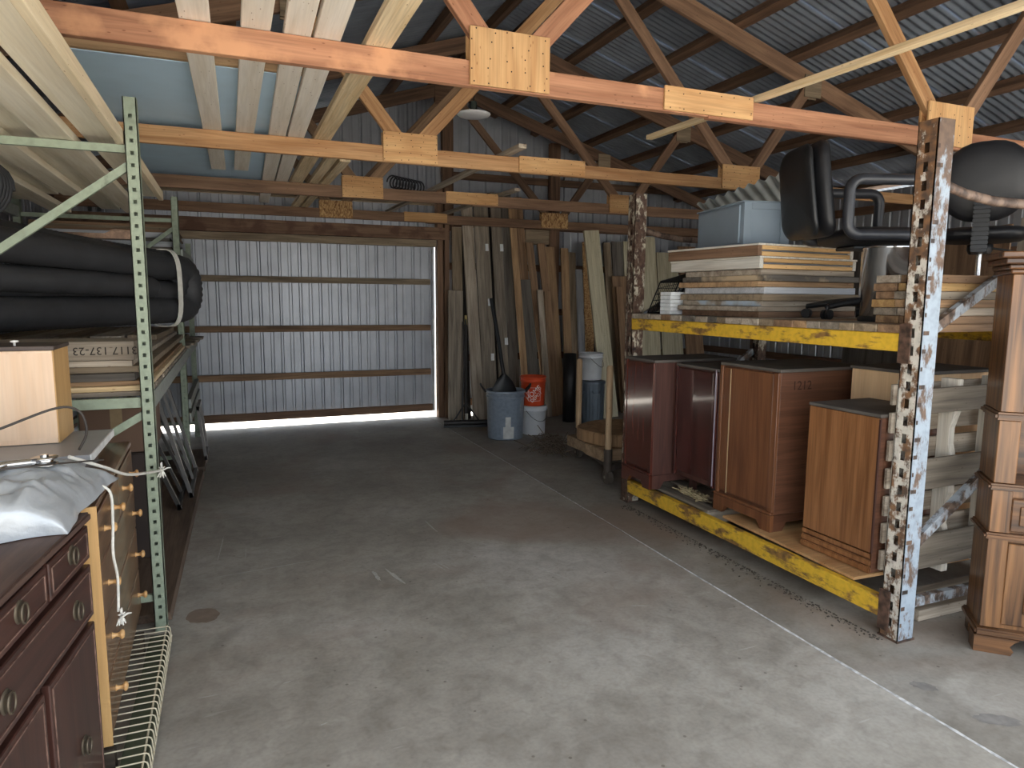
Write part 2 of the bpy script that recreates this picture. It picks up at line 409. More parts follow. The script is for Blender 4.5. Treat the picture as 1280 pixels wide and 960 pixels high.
# end wall behind: ribbed sheets right of the door and in the gable, girts and posts
wall = struct('wall_back', 'ribbed metal end wall with timber framing', 'wall')
rib = metal_sheet('ribbed_steel', (166, 170, 177), 0.42, 0.35, 0.16)
def gable_sheet(x0, x1, z0, par, y):
    b = corr(x1-x0, 1.0, (x1-x0)/4, 0.02, rib=True)
    b.v = [(p[0], p[1] if p[1] < 0.5 else zt + 0.012 - PITCH*abs(x1-p[0]-XC) - z0, p[2]) for p in b.v]
    b.build('metal_sheet', rib, par, sheetM((x1, y, z0), (-1, 0, 0), (0, 0, 1)))
x = 2.5
while x < XR - 0.05:
    gable_sheet(x, min(x+0.92, XR), 0.0, wall, YB); x += 0.92
x = XL
while x < 2.45:
    gable_sheet(x, min(x+0.92, 2.5), 2.25, wall, YB); x += 0.92
gable_sheet(XL, -0.95, 0.0, wall, YB)
for z in (0.15, 0.75, 1.35, 1.95, 2.5, 3.1): board('girt', (2.62, 8.66, z), (XR, 8.66, z), 0.09, 0.04, wx(DARKT), wall)
for z in (2.75, 3.3): board('girt', (XL, 8.66, z), (2.6, 8.66, z), 0.09, 0.04, wx(GB), wall)
# door post pair with pale slit beside it, header beams
board('door_post', (2.47, 8.50, 0), (2.47, 8.50, 2.9), 0.075, 0.12, wx(FIRB), wall, side=(1, 0, 0))
board('door_post', (2.545, 8.46, 0), (2.545, 8.46, 2.9), 0.06, 0.12, wx(FIRB), wall, side=(1, 0, 0))
board('header_beam', (XL, 8.43, 2.335), (2.58, 8.43, 2.335), 0.15, 0.06, wx(FIRB, stain=(96, 66, 50)), wall)
board('header_beam', (XL, 8.47, 2.215), (2.42, 8.47, 2.215), 0.085, 0.05, wx(GB), wall)
board('corner_post', (4.12, 8.6, 0), (4.12, 8.6, 3.6), 0.14, 0.09, wx(DARKT), wall, side=(1, 0, 0))
board('corner_post', (2.62, 8.62, 2.4), (2.62, 8.62, 4.0), 0.14, 0.09, wx(DARKT), wall, side=(1, 0, 0))
wf = struct('wall_front', 'front gable above the open entrance', 'wall')
x = XL
while x < XR - 0.05:
    gable_sheet(x, min(x+0.92, XR), 2.75, wf, YF); x += 0.92
board('header_beam', (XL, YF+0.05, 2.83), (XR, YF+0.05, 2.83), 0.18, 0.06, wx(FIRB), wf)
for xx in (XL+0.1, XR-0.1): board('door_post', (xx, YF+0.05, 0), (xx, YF+0.05, 2.74), 0.14, 0.09, wx(FIRB), wf, side=(1, 0, 0))
# side walls
for nm, xx, sg in (('wall_left', XL, 1), ('wall_right', XR, -1)):
    w_ = struct(nm, 'dim corrugated side wall behind the %s racks' % nm[5:], 'wall')
    sm = corr(0.92, 2.75, 0.23, 0.02, rib=True).mesh('metal_sheet', rib)
    y = YF
    while y < YB - 0.05:
        yw = min(0.92, YB-y)
        me = sm if yw > 0.9 else corr(yw, 2.75, yw/3, 0.02, rib=True).mesh('metal_sheet', rib)
        link('metal_sheet', me, w_, sheetM((xx, y if sg < 0 else y+yw, 0), (0, 1 if sg < 0 else -1, 0), (0, 0, 1))); y += 0.92
    for z in (0.2, 0.8, 1.4, 2.0, 2.55): board('girt', (xx+sg*0.05, YF, z), (xx+sg*0.05, YB-0.05, z), 0.09, 0.04, wx(DARKT), w_)
# sliding door
dr = struct('door_1', 'ribbed pale metal sliding door with timber girts', 'door', (0, 8.55, 0))
x = 2.405; k = 0
while x > -1.3:
    corr(0.92, 2.30, 0.23, 0.013, rib=True).build('metal_sheet', rib, dr, sheetM((x, 0.05, 0.10), (-1, 0, 0), (0, 0, 1))); x -= 0.915
for z, h in ((1.748, 0.07), (1.171, 0.072), (0.605, 0.075)):
    board('girt', (-1.3, -0.01, z), (2.36, -0.01, z-0.01), h, 0.035, wx(GB if z > 1.2 else BROWN), dr)
board('bottom_rail', (-1.3, 0.0, 0.125), (2.38, 0.0, 0.125), 0.09, 0.04, wx(FIRB), dr)
MB().box(2.385, 2.41, -0.03, 0.04, 0.08, 2.38).build('edge_trim', plain('white_trim', (222, 226, 230), 0.6), dr)

# ------------------------------------------------------------------ trusses
TY = [1.1, 2.9, 4.68, 6.48, 8.2]
TL = ['overhead roof truss closest to the open front', 'orange timber truss nearest to view with square plywood gusset', 'second timber truss back, wavy grained plywood gusset', 'third timber truss back with long plywood splice', 'farthest timber truss just before the metal door']
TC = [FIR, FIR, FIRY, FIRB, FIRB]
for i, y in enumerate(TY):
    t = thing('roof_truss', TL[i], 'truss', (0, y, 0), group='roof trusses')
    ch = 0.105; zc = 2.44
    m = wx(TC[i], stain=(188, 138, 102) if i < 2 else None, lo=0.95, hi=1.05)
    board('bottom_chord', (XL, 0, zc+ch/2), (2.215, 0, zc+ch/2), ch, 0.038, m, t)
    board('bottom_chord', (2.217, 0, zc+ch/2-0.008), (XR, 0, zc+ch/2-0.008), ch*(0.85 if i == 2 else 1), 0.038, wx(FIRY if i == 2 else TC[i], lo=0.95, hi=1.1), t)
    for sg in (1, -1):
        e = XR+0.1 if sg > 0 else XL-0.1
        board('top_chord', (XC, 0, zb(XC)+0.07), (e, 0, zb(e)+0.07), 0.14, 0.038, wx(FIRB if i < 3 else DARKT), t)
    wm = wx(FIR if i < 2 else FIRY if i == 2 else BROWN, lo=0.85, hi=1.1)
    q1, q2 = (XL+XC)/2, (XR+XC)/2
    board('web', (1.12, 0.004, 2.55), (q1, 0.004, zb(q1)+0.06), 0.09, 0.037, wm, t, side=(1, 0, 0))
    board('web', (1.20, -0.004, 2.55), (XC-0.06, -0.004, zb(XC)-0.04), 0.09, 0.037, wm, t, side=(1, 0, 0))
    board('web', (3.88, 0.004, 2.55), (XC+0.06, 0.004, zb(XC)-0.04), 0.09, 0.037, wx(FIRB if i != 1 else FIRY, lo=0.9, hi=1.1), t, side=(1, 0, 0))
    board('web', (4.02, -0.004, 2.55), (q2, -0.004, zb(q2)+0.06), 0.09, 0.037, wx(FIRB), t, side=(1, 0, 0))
    gm = wood(PLYG[0], PLYG[1], axis='z' if i == 1 else 'x', fine=0.45)
    for sy in (-1, 1):
        yy = sy*0.026
        hh = 0.235 if i == 1 else 0.19
        for (x0, x1) in ((0.975, 1.345), (3.74, 4.12)):
            MB().box(x0, x1, yy-0.006, yy+0.006, 2.445, 2.445+hh).build('gusset_plate', gm if i != 4 else osb(), t, bev=0.001)
        MB().box(1.95, 2.48, yy-0.006, yy+0.006, 2.445, 2.555).build('splice_plate', wx(PLYG, fine=0.45), t, bev=0.001)
        for xq in (q1, q2):
            MB().box(xq-0.09, xq+0.09, yy-0.006, yy+0.006, zb(xq)-0.06, zb(xq)+0.12).build('gusset_plate', wx(GB), t)
        MB().box(XC-0.2, XC+0.2, yy-0.006, yy+0.006, zb(XC)-0.16, zb(XC)+0.07).build('gusset_plate', wx(DARKT), t)
    if i in (1, 2, 3):   # nail heads on the near plates
        nb = MB()
        for (x0, x1, z0, z1, nx, nz_) in ((0.99, 1.33, 2.46, 2.445+(0.235 if i == 1 else 0.19)-.012, 5, 5), (1.97, 2.46, 2.46, 2.54, 6, 2), (3.755, 4.105, 2.46, 2.62, 5, 4)):
            for a in range(nx):
                for c in range(nz_):
                    px = x0+(x1-x0)*(a+random.uniform(-.25, .25))/(nx-1); pz = z0+(z1-z0)*(c+random.uniform(-.2, .2))/(nz_-1)
                    px = min(max(px, x0-.008), x1+.008); pz = min(max(pz, z0-.004), z1+.004)
                    nb.cyl((px, -0.033, pz), (px, -0.0315, pz), 0.0034, n=6)
        o = nb.build('nail_heads', plain('nail', (52, 40, 34), 0.6, 0.5), t); o['kind'] = 'stuff'
for x, y in ((2.0, 0),):
    pass

# ================================================================== LUMBER OVERHEAD
def lumber(name, label, p0, p1, w, t, mat, side, cat='plank', group=None, warp=0.0):
    o = board(name, p0, p1, w, t, mat, None, side, warp=warp); return tag(o, label, cat, group)
GP = 'planks laid across the trusses'
pr = wx(PRIMED, lo=0.94, hi=1.03, rough=0.6, grain=0.25, stain=None)
H0 = 2.566
zpl = H0
for nm, x0, x1, y0, y1, w, mat, lab in (
    ('a', -0.10, -0.045, 0.95, 6.09, 0.105, pr, 'whitish plank over the trusses, leftmost of the row under the blue sheet'),
    ('b', 0.135, 0.122, 0.95, 6.06, 0.105, pr, 'whitish plank over the trusses, second from left under the blue sheet'),
    ('c', 0.245, 0.375, 0.95, 8.0, 0.10, pr, 'whitish plank over the trusses at the right end of the blue sheet'),
    ('d', 0.36, 0.462, 0.95, 6.75, 0.10, pr, 'whitish plank over the trusses just right of the blue sheet'),
    ('e', 0.60, 0.582, 0.95, 6.62, 0.105, wx(PALE, lo=1.0, hi=1.05), 'yellowish knotty plank over the trusses, rightmost of the long row'),
):
    lumber('plank', lab, (x0, y0, zpl), (x1, y1, zpl), w, 0.036, mat, (1, 0, 0), group=GP)
lumber('plank', 'short pale plank end over the second truss, upper of two', (0.73, 5.27, zpl), (0.72, 8.3, zpl), 0.08, 0.036, wx(PALE), (1, 0, 0), group=GP)
lumber('plank', 'short pale plank end over the second truss, lower and right of its pair', (0.835, 5.36, zpl), (0.815, 8.3, zpl), 0.08, 0.036, wx(PALE), (1, 0, 0), group=GP)
bs = MB().box(-0.73, 0.42, 3.55, 6.75, 2.588, 2.613).build('foam_sheet', plain('blue_foam', (196, 224, 246), 0.8, scale=5, var=0.03)); tag(bs, 'pale blue foam sheet laid over planks between the trusses', 'foam sheet')
tag(board('batten', (-0.75, 3.51, 2.61), (0.45, 3.51, 2.61), 0.05, 0.03, wx(TANB)), 'thin tan batten along the near edge of the blue sheet', 'batten')
# long loose stick and shorter ones
lumber('stick', 'long thin pale stick lying over the nearest truss at upper right', (2.50, 3.84, 2.562), (2.62, 0.98, 2.572), 0.044, 0.028, wx(PALE, lo=1.0, hi=1.1), (1, 0, 0), 'stick')
lumber('stick', 'pale stick across the second and third trusses, left of centre', (1.87, 4.4, 2.566), (1.79, 8.35, 2.566), 0.06, 0.03, wx(OLD, lo=1.1, hi=1.2), (1, 0, 0), 'stick')
lumber('stick', 'pale stick across the two farthest trusses, right of centre', (2.56, 6.15, 2.566), (2.47, 8.35, 2.566), 0.06, 0.03, wx(OLD, lo=1.1, hi=1.2), (1, 0, 0), 'stick')
# lamp saucer near the ridge
lp = thing('ceiling_lamp', 'round white saucer lamp hanging under the roof ridge', 'lamp', (2.14, 6.2, 3.19))
b = MB().lathe([(0.0, 0.0), (0.09, 0.004), (0.14, 0.014), (0.158, 0.03), (0.15, 0.036), (0.05, 0.06), (0.0, 0.062)]); b.build('shade', plain('lamp_white', (240, 242, 246), 0.5, var=0.02), lp)
MB().cyl((0, 0, 0.05), (0, 0, 0.14), 0.035, 0.03).build('lamp_base', plain('lamp_base', (60, 70, 64), 0.6), lp)
MB().tube([(0, 0, 0.13), (0.02, 0.0, 0.35), (0.10, 0.2, 0.62), (0.12, 0.28, 0.70)], 0.006, 6).build('cord', plain('black_cord', (25, 25, 25), 0.6), lp)
# coil and pipe lying in the truss webs
cl = MB(); pts = []
for i in range(12*10): a = i*2*math.pi/12; pts.append((i*0.0035, 0.055*math.cos(a), 0.055+0.055*math.sin(a)))
o = MB().tube(pts, 0.008, 5).build('wire_coil', plain('coil_dark', (58, 60, 64), 0.4, 0.6)); o.location = (1.42, 6.44, 2.552); o.rotation_euler = (0, 0, R(35)); tag(o, 'dark spring-like coil lying on the third truss chord', 'coil')

# ================================================================== LEFT RACK
green = rusty('rack_green', (146, 158, 138), (112, 116, 98), 0.34, scale=4)
def slotted_post(name, parent, x0, x1, y0, y1, h, face, mat, sw, sh, pitch, z0=0.0, first=0.06, th=0.004):
    """channel post; slots cut through one face"""
    b = MB()
    n = int((h-first-0.02)/pitch)
    if face == '-x':
        cy = (y0+y1)/2
        b.box(x0, x0+th, y0, cy-sw/2, z0, h); b.box(x0, x0+th, cy+sw/2, y1, z0, h)
        zz = z0
        for k in range(n):
            a = first+k*pitch; b.box(x0, x0+th, cy-sw/2, cy+sw/2, zz, a); zz = a+sh
        b.box(x0, x0+th, cy-sw/2, cy+sw/2, zz, h)
        b.box(x0, x1, y0, y0+th, z0, h); b.box(x0, x1, y1-th, y1, z0, h); b.box(x1-th, x1, y0, y1, z0, h)
    else:
        cx = (x0+x1)/2
        b.box(x0, cx-sw/2, y0, y0+th, z0, h); b.box(cx+sw/2, x1, y0, y0+th, z0, h)
        zz = z0
        for k in range(n):
            a = first+k*pitch; b.box(cx-sw/2, cx+sw/2, y0, y0+th, zz, a); zz = a+sh
        b.box(cx-sw/2, cx+sw/2, y0, y0+th, zz, h)
        b.box(x0, x0+th, y0, y1, z0, h); b.box(x1-th, x1, y0, y1, z0, h); b.box(x0, x1, y1-th, y1, z0, h)
    o = b.build(name, mat, parent); return o
LR = thing('pallet_rack', 'green perforated steel pallet rack along the left wall', 'rack', (0, 0, 0))
BX = -1.5
posts = [(-0.362, 3.42, 2.38), (-0.40, 6.45, 2.36), (-0.40, 8.2, 2.1)]
for (x, y, h) in posts:
    slotted_post('post', LR, x-0.026, x+0.026, y-0.02, y+0.03, h, '-y', green, 0.014, 0.016, 0.0508)
    slotted_post('post', LR, BX-0.026, BX+0.026, y-0.02, y+0.03, h, '-y', green, 0.014, 0.016, 0.0508)
    def fb(za, zb_, xa=None, xb=None, w=0.032):
        MB().bar((BX if xa is None else xa, y+0.005, za), (x-0.02 if xb is None else xb, y+0.005, zb_), w, 0.022).build('brace', green, LR)
    if h > 2.15: fb(2.168, 2.168); fb(1.25, 2.10)
    fb(1.075, 1.075, w=0.045); fb(0.35, 1.02); fb(0.16, 0.16)
for x, nm in ((-0.375, 'beam'), (BX, 'beam')):
    for (za, ya, yb_) in ((1.06, 3.45, 6.43), (1.06, 6.48, 8.18), (1.90, 6.48, 8.18), (1.90, 3.45, 6.43) if x < -1 else (0.5, 6.48, 8.18), (2.19, 3.45, 6.43) if x < -1 else (0.62, 6.5, 8.1)):
        MB().box(x-0.018, x+0.018, ya, yb_, za-0.045, za+0.035).build(nm, rusty('rack_grey_beam', (150, 156, 150), (98, 90, 78), 0.3), LR)
# shelf deck boards at the middle level
for k in range(8):
    y0 = 3.47+k*0.37
    board('deck_board', (BX, y0+0.16, 1.108), (-0.36, y0+0.16, 1.108), 0.30, 0.022, wx(GREY), LR, side=(0, 1, 0))
for k in range(4):
    y0 = 6.5+k*0.42
    board('deck_board', (BX, y0+0.16, 1.108), (-0.345+0.02*k, y0+0.16, 1.108), 0.32, 0.022, wx(GREY), LR, side=(0, 1, 0))
for k in range(5):
    y0 = 6.48+k*0.34
    board('deck_board', (BX+0.03, y0+0.16, 1.92), (-0.39, y0+0.16, 1.92), 0.3, 0.022, wx(DGREY), LR, side=(0, 1, 0))
# stack of sheet goods at mid level
z = 1.121
for k, (t_, m, dx, dy, what) in enumerate(((0.022, wx(PALE), 0.02, 0.0, 'pale edged'), (0.02, wx(TANB), 0.0, 0.03, 'tan edged'), (0.034, wx(DGREY), -0.03, 0.02, 'dark grey'), (0.03, wx(GB), 0.01, 0.05, 'brown grey'), (0.026, wx(OLD), -0.04, 0.03, 'weathered grey'))):
    o = MB().box(-1.42, -0.385+dx, 3.48+dy, 6.2+0.03*k, z, z+t_).build('sheet_board', m, bev=0.002); z += t_+0.001
    tag(o, '%s sheet on the middle left shelf, %s from the bottom' % (what, ORD[k]), 'board', 'sheets on the middle left shelf')
o = MB().box(-1.40, -0.415, 3.52, 3.82, z, z+0.085).build('stencilled_plank', wood(GREY[0], OLD[1], axis='x', rough=0.8), bev=0.002)
tag(o, 'thick pale plank stencilled with dark numbers under the black pipe', 'plank')
vs, fs = text_verts('3117 137-23', 0.05, 0.0004)
b = MB(); b.add([V((-x-0.53, 3.5192-zz, -yv+z+0.045)) for x, yv, zz in vs], fs); b.build('stencil', plain('ink', (50, 44, 40), 0.9), o)
for k in range(5):
    o = board('plank', (-1.3+0.19*k, 4.6+0.1*k, z+0.02), (-1.28+0.19*k, 6.38-0.05*k, z+0.02), 0.17, 0.036, wx(OLD if k % 2 else GB), None, (1, 0, 0))
    tag(o, 'weathered plank lying along the shelf behind the black pipe, %s from the wall' % ORD[k], 'plank', 'planks on the middle left shelf')
for k in range(3):
    o = board('plank', (-0.95+0.2*k, 6.52, 1.14), (-0.93+0.22*k, 8.1-0.2*k, 1.14), 0.17, 0.04, wx(OLD if k % 2 else GB), None, (1, 0, 0))
    tag(o, 'weathered plank on the far bay of the left shelf, %s from the wall' % ORD[k], 'plank', 'planks on the far left shelf')
# black corrugated pipe: a flattened coil of large drain pipe
def stadium(p_l, p_r, ztop, zbot, n=14, ext=0.0):
    """horizontal run along the top, bend at the right, run back along the bottom"""
    pl, pr_ = V(p_l), V(p_r); d = (pr_-pl); L = d.length; d.normalize(); r = (ztop-zbot)/2; out = []
    for i in range(12): q = i/11; out.append(pl + d*(L-r)*q + V((0, 0, ztop + ext*(1-q)**1.4)))
    for i in range(1, n): a = math.pi/2 - math.pi*i/n; out.append(pl + d*(L-r+r*math.cos(a)*0.8) + V((0, 0, (ztop+zbot)/2 + r*math.sin(a))))
    for i in range(12): q = 1-i/11; out.append(pl + d*(L-r)*q + V((0, 0, zbot)))
    return out
def corrpipe(path, r, step=0.034, n=18, amp=0.0045):
    P_ = [V(p) for p in path]; acc = [0]
    for a, c in zip(P_, P_[1:]): acc.append(acc[-1]+(c-a).length)
    m = int(acc[-1]/step*2); out = []; rr = []; k = 0
    for i in range(m+1):
        s_ = acc[-1]*i/m
        while k < len(acc)-2 and acc[k+1] < s_: k += 1
        q = (s_-acc[k])/max(1e-9, acc[k+1]-acc[k]); out.append(P_[k].lerp(P_[k+1], q)); rr.append(r + (amp if i % 2 else -amp))
    return MB().tube(out, rr, n, squash=0.92)
blackp = plain('black_pipe', (56, 57, 60), 0.6, scale=8, var=0.15, spec=0.4)
CP = thing('drain_pipe', 'large black corrugated drain pipe folded and strapped on left shelf', 'pipe', (0, 0, 0))
lo_, ro_ = (-1.16, 3.72, 0), (-0.255, 5.35, 0)
corrpipe(stadium(lo_, ro_, 1.735, 1.455, ext=0.07), 0.092).build('pipe', blackp, CP)
corrpipe(stadium((-1.25, 3.9, 0), (-0.33, 5.25, 0), 1.765, 1.57, ext=0.11), 0.085).build('pipe', blackp, CP)
corrpipe([(-1.15, 3.76, 1.635), (-0.7, 4.45, 1.615), (-0.46, 4.86, 1.60)], 0.07).build('pipe', blackp, CP)
bm_ = MB(); dd = (V(ro_)-V(lo_)).normalized(); nn = V((dd.y, -dd.x, 0)); c0 = V(lo_)+dd*((V(ro_)-V(lo_)).length-0.30)
rg = []
for i in range(28):
    a = 2*math.pi*i/28; ca, sa = math.cos(a), math.sin(a)
    u = math.copysign(abs(ca)**0.6, ca)*0.112; w_ = math.copysign(abs(sa)**0.6, sa)*0.252
    c = c0 + nn*u + V((0, 0, 1.597+w_)); e_ = dd*0.022
    o_ = (nn*ca + V((0, 0, sa)))*0.003
    rg.append([c-e_-o_, c+e_-o_, c+e_+o_, c-e_+o_])
bm_.ring_tube(rg, True, False, False); bm_.build('strap', plain('white_strap', (214, 212, 204), 0.8), CP)
# small coil of ribbed pipe
o = MB()
pts = []
for i in range(90): a = 2*math.pi*i/18; pts.append((0.125*math.cos(a), 0.125*math.sin(a), 0.02+0.02*i/18))
o = MB().tube(pts, 0.014, 6).build('hose_coil', blackp); o.location = (-1.02, 3.93, 2.02); o.rotation_euler = (R(80), 0, R(-20)); tag(o, 'small black ribbed hose coil resting on the big pipe', 'hose')
# sheets on the upper far shelf
z = 1.933
for k, (t_, m, x1, what) in enumerate(((0.02, wx(DGREY), -0.44, 'dark'), (0.045, wx(WHT, knots=False), -0.435, 'white edged'), (0.03, wx(DGREY), -0.45, 'dark'), (0.045, wx(WHT, knots=False), -0.44, 'white edged'), (0.022, wx(BROWN), -0.432, 'brown'), (0.022, wx(GB), -0.44, 'brown'), (0.022, wx(BROWN), -0.43, 'brown'))):
    o = MB().box(-1.47, x1, 6.50+0.02*k, 8.15-0.05*k, z, z+t_).build('sheet_board', m, bev=0.002); z += t_+0.001
    tag(o, '%s panel on the upper left shelf, %s from the bottom' % (what, ORD[k]), 'board', 'panels on the upper left shelf')
hb = [(-1.0, 0), (-0.3, 0), (-0.2, .03), (-.1, .02), (0, .035), (.05, .015), (.05, -.03), (-1.0, -.03)]
o = MB().prism([(a*0.6, c) for a, c in hb], -0.02, 0.02).build('carved_rail', wx(FIRB, rough=0.5)); o.matrix_basis = Matrix.Translation((-0.62, 5.7, 1.925)) @ Matrix.Rotation(R(-90), 4, 'Z'); tag(o, 'brown scrolled wooden rail lying above the black pipe', 'wood rail')
o.location = (-0.50, 4.78, 1.915)
# white primed boards on top of the rack
prm = wx(((242, 234, 214), (226, 214, 188)), lo=0.9, hi=1.02, rough=0.6, knots=False, grain=0.25)
for k, (xc, w, y0, y1, zz, tilt) in enumerate(((-0.492, 0.13, 0.9, 5.45, 2.247, -0.005), (-0.61, 0.12, 0.9, 6.2, 2.207, -0.06), (-0.735, 0.13, 0.9, 6.38, 2.247, -0.12), (-0.865, 0.12, 0.9, 5.3, 2.207, -0.05), (-1.0, 0.13, 0.9, 5.6, 2.247, -0.12), (-1.14, 0.13, 0.9, 6.38, 2.207, -0.05), (-1.30, 0.14, 0.9, 6.0, 2.247, -0.06))):
    o = board('primed_board', (xc, y0, zz), (xc+tilt, y1, zz), w, 0.038, prm, None, (1, 0, 0)); tag(o, 'long whitish board on top of the left rack, %s from the aisle' % ORD[k], 'board', 'boards on top of the left rack')
# upright edge of the outermost board
o = board('primed_board', (-0.406, 0.9, 2.217), (-0.409, 5.3, 2.217), 0.06, 0.03, wx(((224, 208, 178), (204, 186, 152)), grain=0.3), None, (0, 0, 1)); tag(o, 'pale board on edge along the aisle side of the left rack top', 'board', 'boards on top of the left rack')
# plywood on the floor under the rack
for (y0, y1, xa, xb, lab) in ((3.5, 6.41, -0.325, -0.272, 'nearer'), (6.5, 7.3, -0.27, -0.255, 'farther')):
    o = MB(); o.add([(-1.42, y0, 0.004), (xa, y0, 0.004), (xb, y1, 0.004), (-1.42, y1, 0.004), (-1.42, y0, 0.045), (xa-0.008, y0, 0.045), (xb-0.008, y1, 0.045), (-1.42, y1, 0.045)], [(3, 2, 1, 0), (4, 5, 6, 7), (0, 1, 5, 4), (1, 2, 6, 5), (2, 3, 7, 6), (3, 0, 4, 7)])
    o = o.build('plywood_sheet', wood((118, 98, 82), (86, 70, 58), axis='y')); tag(o, 'dark brown plywood on the floor under the left rack, %s piece' % lab, 'plywood', 'plywood under the left rack')
# cartons under the shelf
def carton(name, label, x0, x1, y0, y1, z0, z1, c, rz=0):
    t = thing(name, label, 'box', ((x0+x1)/2, (y0+y1)/2, z0), rz, 'boxes under the left shelf'); w, d, h = (x1-x0)/2, (y1-y0)/2, z1-z0
    m = plain('card_%d' % c[0], c, 0.85, scale=4, var=0.08)
    MB().box(-w, w, -d, d, 0, h).build('body', m, t, bev=0.004)
    for s in (-1, 1): MB().box(-w, w, min(s*0.004, s*d), max(s*0.004, s*d), h+0.0005, h+0.005).build('flap', m, t)
    MB().box(-0.03, 0.03, -d-0.001, -d, h*0.55, h).build('tape', plain('tape', (150, 128, 96), 0.4), t)
carton('carton', 'dark brown box low on the plywood under the left shelf', -1.0, -0.46, 4.3, 4.8, 0.046, 0.66, (58, 48, 44))
carton('carton', 'brown cardboard box stacked on a darker one under the shelf', -0.80, -0.44, 4.32, 4.75, 0.667, 0.92, (112, 88, 72))
carton('carton', 'black box beside the brown one under the left shelf', -1.35, -1.03, 4.3, 4.8, 0.046, 0.9, (32, 31, 33))
# aluminium window frames leaning on the rack post
alu = plain('aluminium', (112, 110, 108), 0.45, 0.6, var=0.1)
def window_frame(label, x0, y0, y1, h, lean, m, nb):
    t = thing('window_frame', label, 'window frame', (x0, y0, 0.050), 0, 'frames leaning under the left rack')
    L = y1-y0; lx = -lean
    def pt(y, z): return V((lx*z/h, y, z))
    for y in (0.02, L-0.02): MB().bar(pt(y, 0), pt(y, h), 0.04, 0.025, (0, 1, 0)).build('stile', m, t)
    for z in (0.02, h-0.02): MB().bar(pt(0, z), pt(L, z), 0.04, 0.025, (0, 0, 1)).build('rail', m, t)
    for k in range(nb):
        y = L*(k+1)/(nb+1); MB().bar(pt(y, 0.04), pt(y, h-0.04), 0.025, 0.02, (0, 1, 0)).build('glazing_bar', m, t)
window_frame('aluminium window frame leaning outermost under the left rack', -0.33, 5.5, 6.35, 0.86, 0.22, alu, 1)
window_frame('darker metal frame leaning behind the aluminium one', -0.39, 5.2, 6.3, 0.80, 0.30, plain('steel_dark', (70, 68, 66), 0.45, 0.5), 2)
window_frame('low bright metal frame lying against the far rack post', -0.27, 6.75, 7.22, 0.5, 0.05, alu, 0)

# ================================================================== LEFT FOREGROUND
mah = wood((74, 46, 39), (50, 30, 26), axis='y', rough=0.38, coat=0.25, knots=False, lo=1, hi=1)
mahv = wood((74, 46, 39), (50, 30, 26), axis='z', rough=0.38, coat=0.25, knots=False, lo=1, hi=1)
edge = plain('worn_edge', (138, 108, 96), 0.5, var=0.3, scale=40)
brass = plain('old_brass', (104, 94, 80), 0.5, 0.6)
DD = thing('dresser', 'dark mahogany dresser with ring pulls at lower left', 'dresser', (-0.42, 2.26, 0), -6.5)
NL = -1.36
MB().box(-0.48, -0.012, NL, 0, 0.07, 0.89).build('carcass', mah, DD, bev=0.004)
MB().box(-0.50, 0.012, NL-0.02, 0.012, 0.892, 0.918).build('top', wood((96, 74, 64), (66, 48, 42), axis='y', rough=0.62, knots=False, lo=1, hi=1), DD, bev=0.006, seg=2)
for (y0, y1) in ((-0.10, 0), (NL, NL+0.1)):
    for xx in (-0.47, -0.07): MB().box(xx, xx+0.06, y0, y1, 0, 0.07).build('foot', mahv, DD, bev=0.006)
def ring_pull(par, y, z, x=0.012, r=0.021):
    b = MB(); M = Matrix.Translation((x, y, z)) @ Matrix.Rotation(R(90), 4, 'Y')
    b.lathe([(0, 0.004), (r*0.55, 0.005), (r*0.75, 0.002), (r*1.15, 0.004), (r*1.3, 0.0)], 20, M); o = b.build('pull_plate', brass, par)
    pts = [(x+0.011, y+r*0.9*math.sin(2*math.pi*i/20), z-0.004-r*0.95*math.cos(2*math.pi*i/20)*1.15) for i in range(20)]
    MB().tube(pts, 0.0032, 6, closed=True).build('ring', brass, o)
def front_panel(par, name, y0, y1, z0, z1, pulls, m=mah, x=0.0):
    o = MB().box(x-0.012, x+0.008, y0, y1, z0, z1).build(name, m, par, bev=0.003)
    b = MB(); e = 0.016   # worn cock-bead
    for (a, c, d, f) in ((y0+e, y1-e, z0+e, z0+e+0.003), (y0+e, y1-e, z1-e-0.003, z1-e), (y0+e, y0+e+0.003, z0+e, z1-e), (y1-e-0.003, y1-e, z0+e, z1-e)):
        b.box(x+0.008, x+0.0105, a, c, d, f)
    b.build('bead', edge, o)
    for (y, z) in pulls: ring_pull(o, y, z, x+0.009)
for (y0, y1, pl) in ((-0.315, -0.012, [(-0.16, 0.85)]), (-0.92, -0.33, [(-0.50, 0.845), (-0.75, 0.845)]), (-1.35, -0.935, [(-1.12, 0.85)])):
    front_panel(DD, 'drawer', y0, y1, 0.785, 0.885, pl)
front_panel(DD, 'drawer', -1.345, -0.012, 0.612, 0.768, [(-0.155, 0.69), (-0.60, 0.69), (-1.15, 0.69)])
front_panel(DD, 'door', -0.37, -0.012, 0.10, 0.592, [(-0.17, 0.30)], mahv)
front_panel(DD, 'door', -0.99, -0.40, 0.10, 0.592, [(-0.85, 0.32)], mahv)
front_panel(DD, 'door', -1.345, -1.0, 0.10, 0.592, [(-1.15, 0.32)], mahv)
